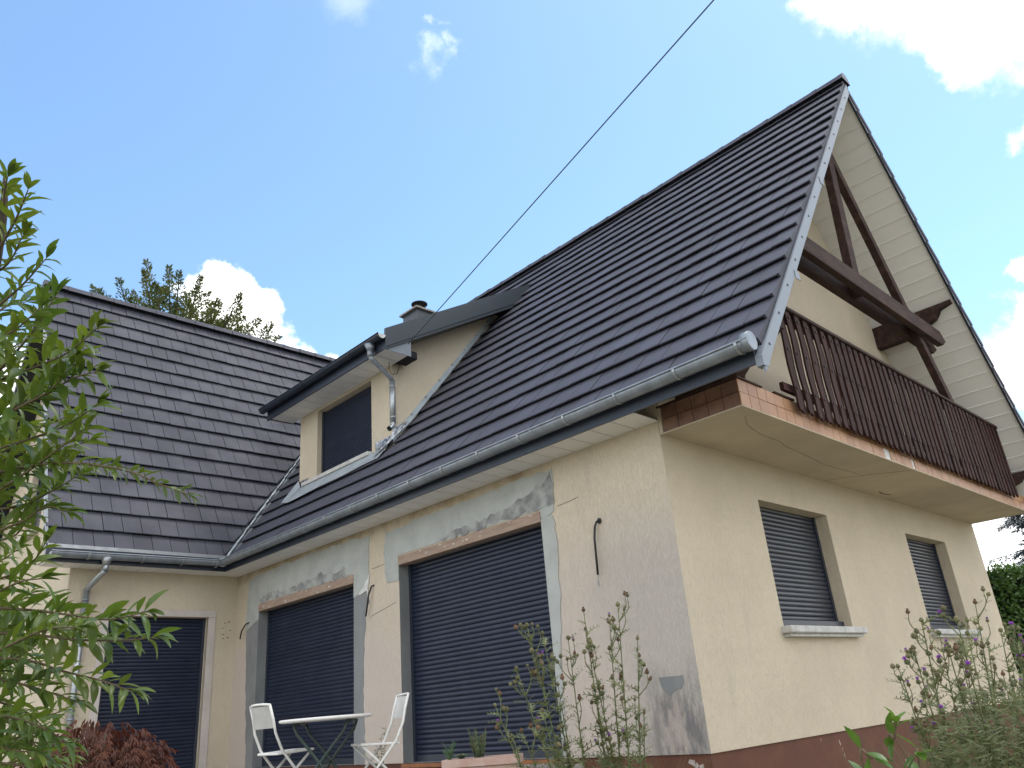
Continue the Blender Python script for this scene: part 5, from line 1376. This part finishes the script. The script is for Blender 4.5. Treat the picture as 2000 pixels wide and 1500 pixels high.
mb = MB(); hub = at(335, 780, DT); mb.tube(crv([tbase, tbase.lerp(hub, .5)+Vector((.2, 0, 0)), hub], 6), [.42-.02*i for i in range(13)], 10); mb.build('trunk', MT['bark'], tr)
shoots = [(195, 565), (232, 545), (285, 508), (282, 530), (330, 522), (350, 530), (392, 540), (385, 560), (425, 585), (470, 575), (532, 632), (505, 625), (445, 620), (260, 570), (310, 560), (365, 575), (410, 610), (215, 590), (340, 600), (470, 640), (240, 620), (300, 610), (390, 640), (430, 650), (180, 560), (150, 600), (100, 640), (60, 600), (30, 650), (470, 600)]
lb_ = MB(); cr = MB()
for (u_, v_) in shoots:
    tip = at(u_, v_, DT+rn.uniform(-1.5, 1.5)); st_ = hub+(tip-hub)*.25+Vector((rn.uniform(-.3, .3), rn.uniform(-.3, .3), -.4)); C = crv([hub, st_, st_.lerp(tip, .55)+Vector((0, 0, -.15)), tip], 8)
    lb_.tube(C, [.10-.09*i/(len(C)-1) for i in range(len(C))], 5)
    plume(cr, C[8:], 1.0, 520, .13, .026)
    for k in range(3):
        i = rn.randrange(10, 20); d2 = (C[i+1]-C[i]).normalized(); pr = Matrix.Rotation(rn.uniform(0, 6.28), 3, d2) @ d2.orthogonal().normalized(); q = C[i]+pr*rn.uniform(.5, .9)+d2*.7
        plume(cr, crv([C[i], C[i].lerp(q, .5), q], 4), .35, 140, .12, .025)
lb_.build('branch', MT['bark'], tr); cr.build('crown', MT['conifer'], tr)

# blue spruce at the right
DS = 20
sb = at(2130, 1300, DS); sbase = Vector((sb.x, sb.y, -1.12)); top = at(2140, 850, DS)
spr = thing('spruce', 'dark blue-green spruce with drooping boughs beyond the hedge', 'tree', tuple(sbase))
mb = MB(); mb.tube([sbase, (sb.x, sb.y, top.z)], [.25, .03], 8); mb.build('trunk', MT['bark'], spr)
cr = MB(); ax_ = Vector((sb.x, sb.y, 0)); z_ = .6
while z_ < top.z-.2:
    fr = (z_+1.1)/(top.z+1.1); rad = 2.9*(1-fr)**.8+.25; nb_ = 7
    for k in range(nb_):
        a = rn.uniform(0, 6.28); d = Vector((math.cos(a), math.sin(a), 0)); p0 = ax_+Vector((0, 0, z_)); rr = rad*rn.uniform(.75, 1.1)
        C = crv([p0, p0+d*rr*.5+Vector((0, 0, -.12*rr)), p0+d*rr+Vector((0, 0, -.22*rr))], 7); cr.tube(C, .012, 3, caps=False)
        sdv = Vector((-d.y, d.x, 0))
        for i in range(2, len(C)):
            for q in range(7):
                s = rn.uniform(-1, 1); l = (.42*(1-i/len(C))+.12); c = C[i]+sdv*s*l+Vector((0, 0, -abs(s)*l*.55+rn.uniform(-.06, .03)))
                for n_ in range(3):
                    ld = (d*rn.uniform(.2, 1)+sdv*s*.8+Vector((0, 0, rn.uniform(-.9, .2)))).normalized(); sd = ld.orthogonal().normalized()*.012
                    cr.quad(c-sd, c+sd, c+ld*rn.uniform(.10, .18))
    z_ += .27
cr.build('crown', MT['spruce'], spr)

# hedge at the right
h0, h1 = at(1900, 1340, 15.5), at(2350, 1300, 13.5); hb = Vector((h0.x-1.2, h0.y, -1.12))
hz = at(1960, 1108, 15.5).z
hdg = thing('hedge', 'tall dense green hedge to the right of the gable wall', 'hedge', tuple(Vector(((h0.x+h1.x)/2, (h0.y+h1.y)/2, -1.12))))
A_ = Vector((h1.x-h0.x, h1.y-h0.y, 0)); ln_h = A_.length; A_.normalize(); Bn = Vector((-A_.y, A_.x, 0))
if Bn.dot(FW) < 0: Bn = -Bn
org = Vector((h0.x, h0.y, -1.12))-A_*2.0; ln_h += 3.0
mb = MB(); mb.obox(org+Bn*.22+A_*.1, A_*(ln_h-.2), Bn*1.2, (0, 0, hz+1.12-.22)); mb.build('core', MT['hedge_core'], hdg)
cr = MB()
for i in range(26000):
    a = rn.uniform(0, ln_h); r_ = rn.random()
    if r_ < .68: p = org+A_*a+Bn*rn.uniform(0, .28)+Vector((0, 0, rn.uniform(.3, hz+1.12))); nn = -Bn
    else: p = org+A_*a+Bn*rn.uniform(0, 1.5)+Vector((0, 0, hz+1.12-rn.uniform(0, .18)+.10*noise.noise((a*1.5, r_, 2)))); nn = Vector((0, 0, 1))
    p += nn*.14*noise.noise(p*1.8)
    ld = (nn*.5+Vector((rn.uniform(-1, 1), rn.uniform(-1, 1), rn.uniform(-1, .6)))).normalized(); sd = ld.cross(nn+Vector((rn.uniform(-.5, .5), rn.uniform(-.5, .5), .2))).normalized()*.026; l = rn.uniform(.07, .13)
    cr.quad(p, p+ld*l*.5+sd, p+ld*l, p+ld*l*.5-sd)
cr.build('foliage', MT['hedge'], hdg)
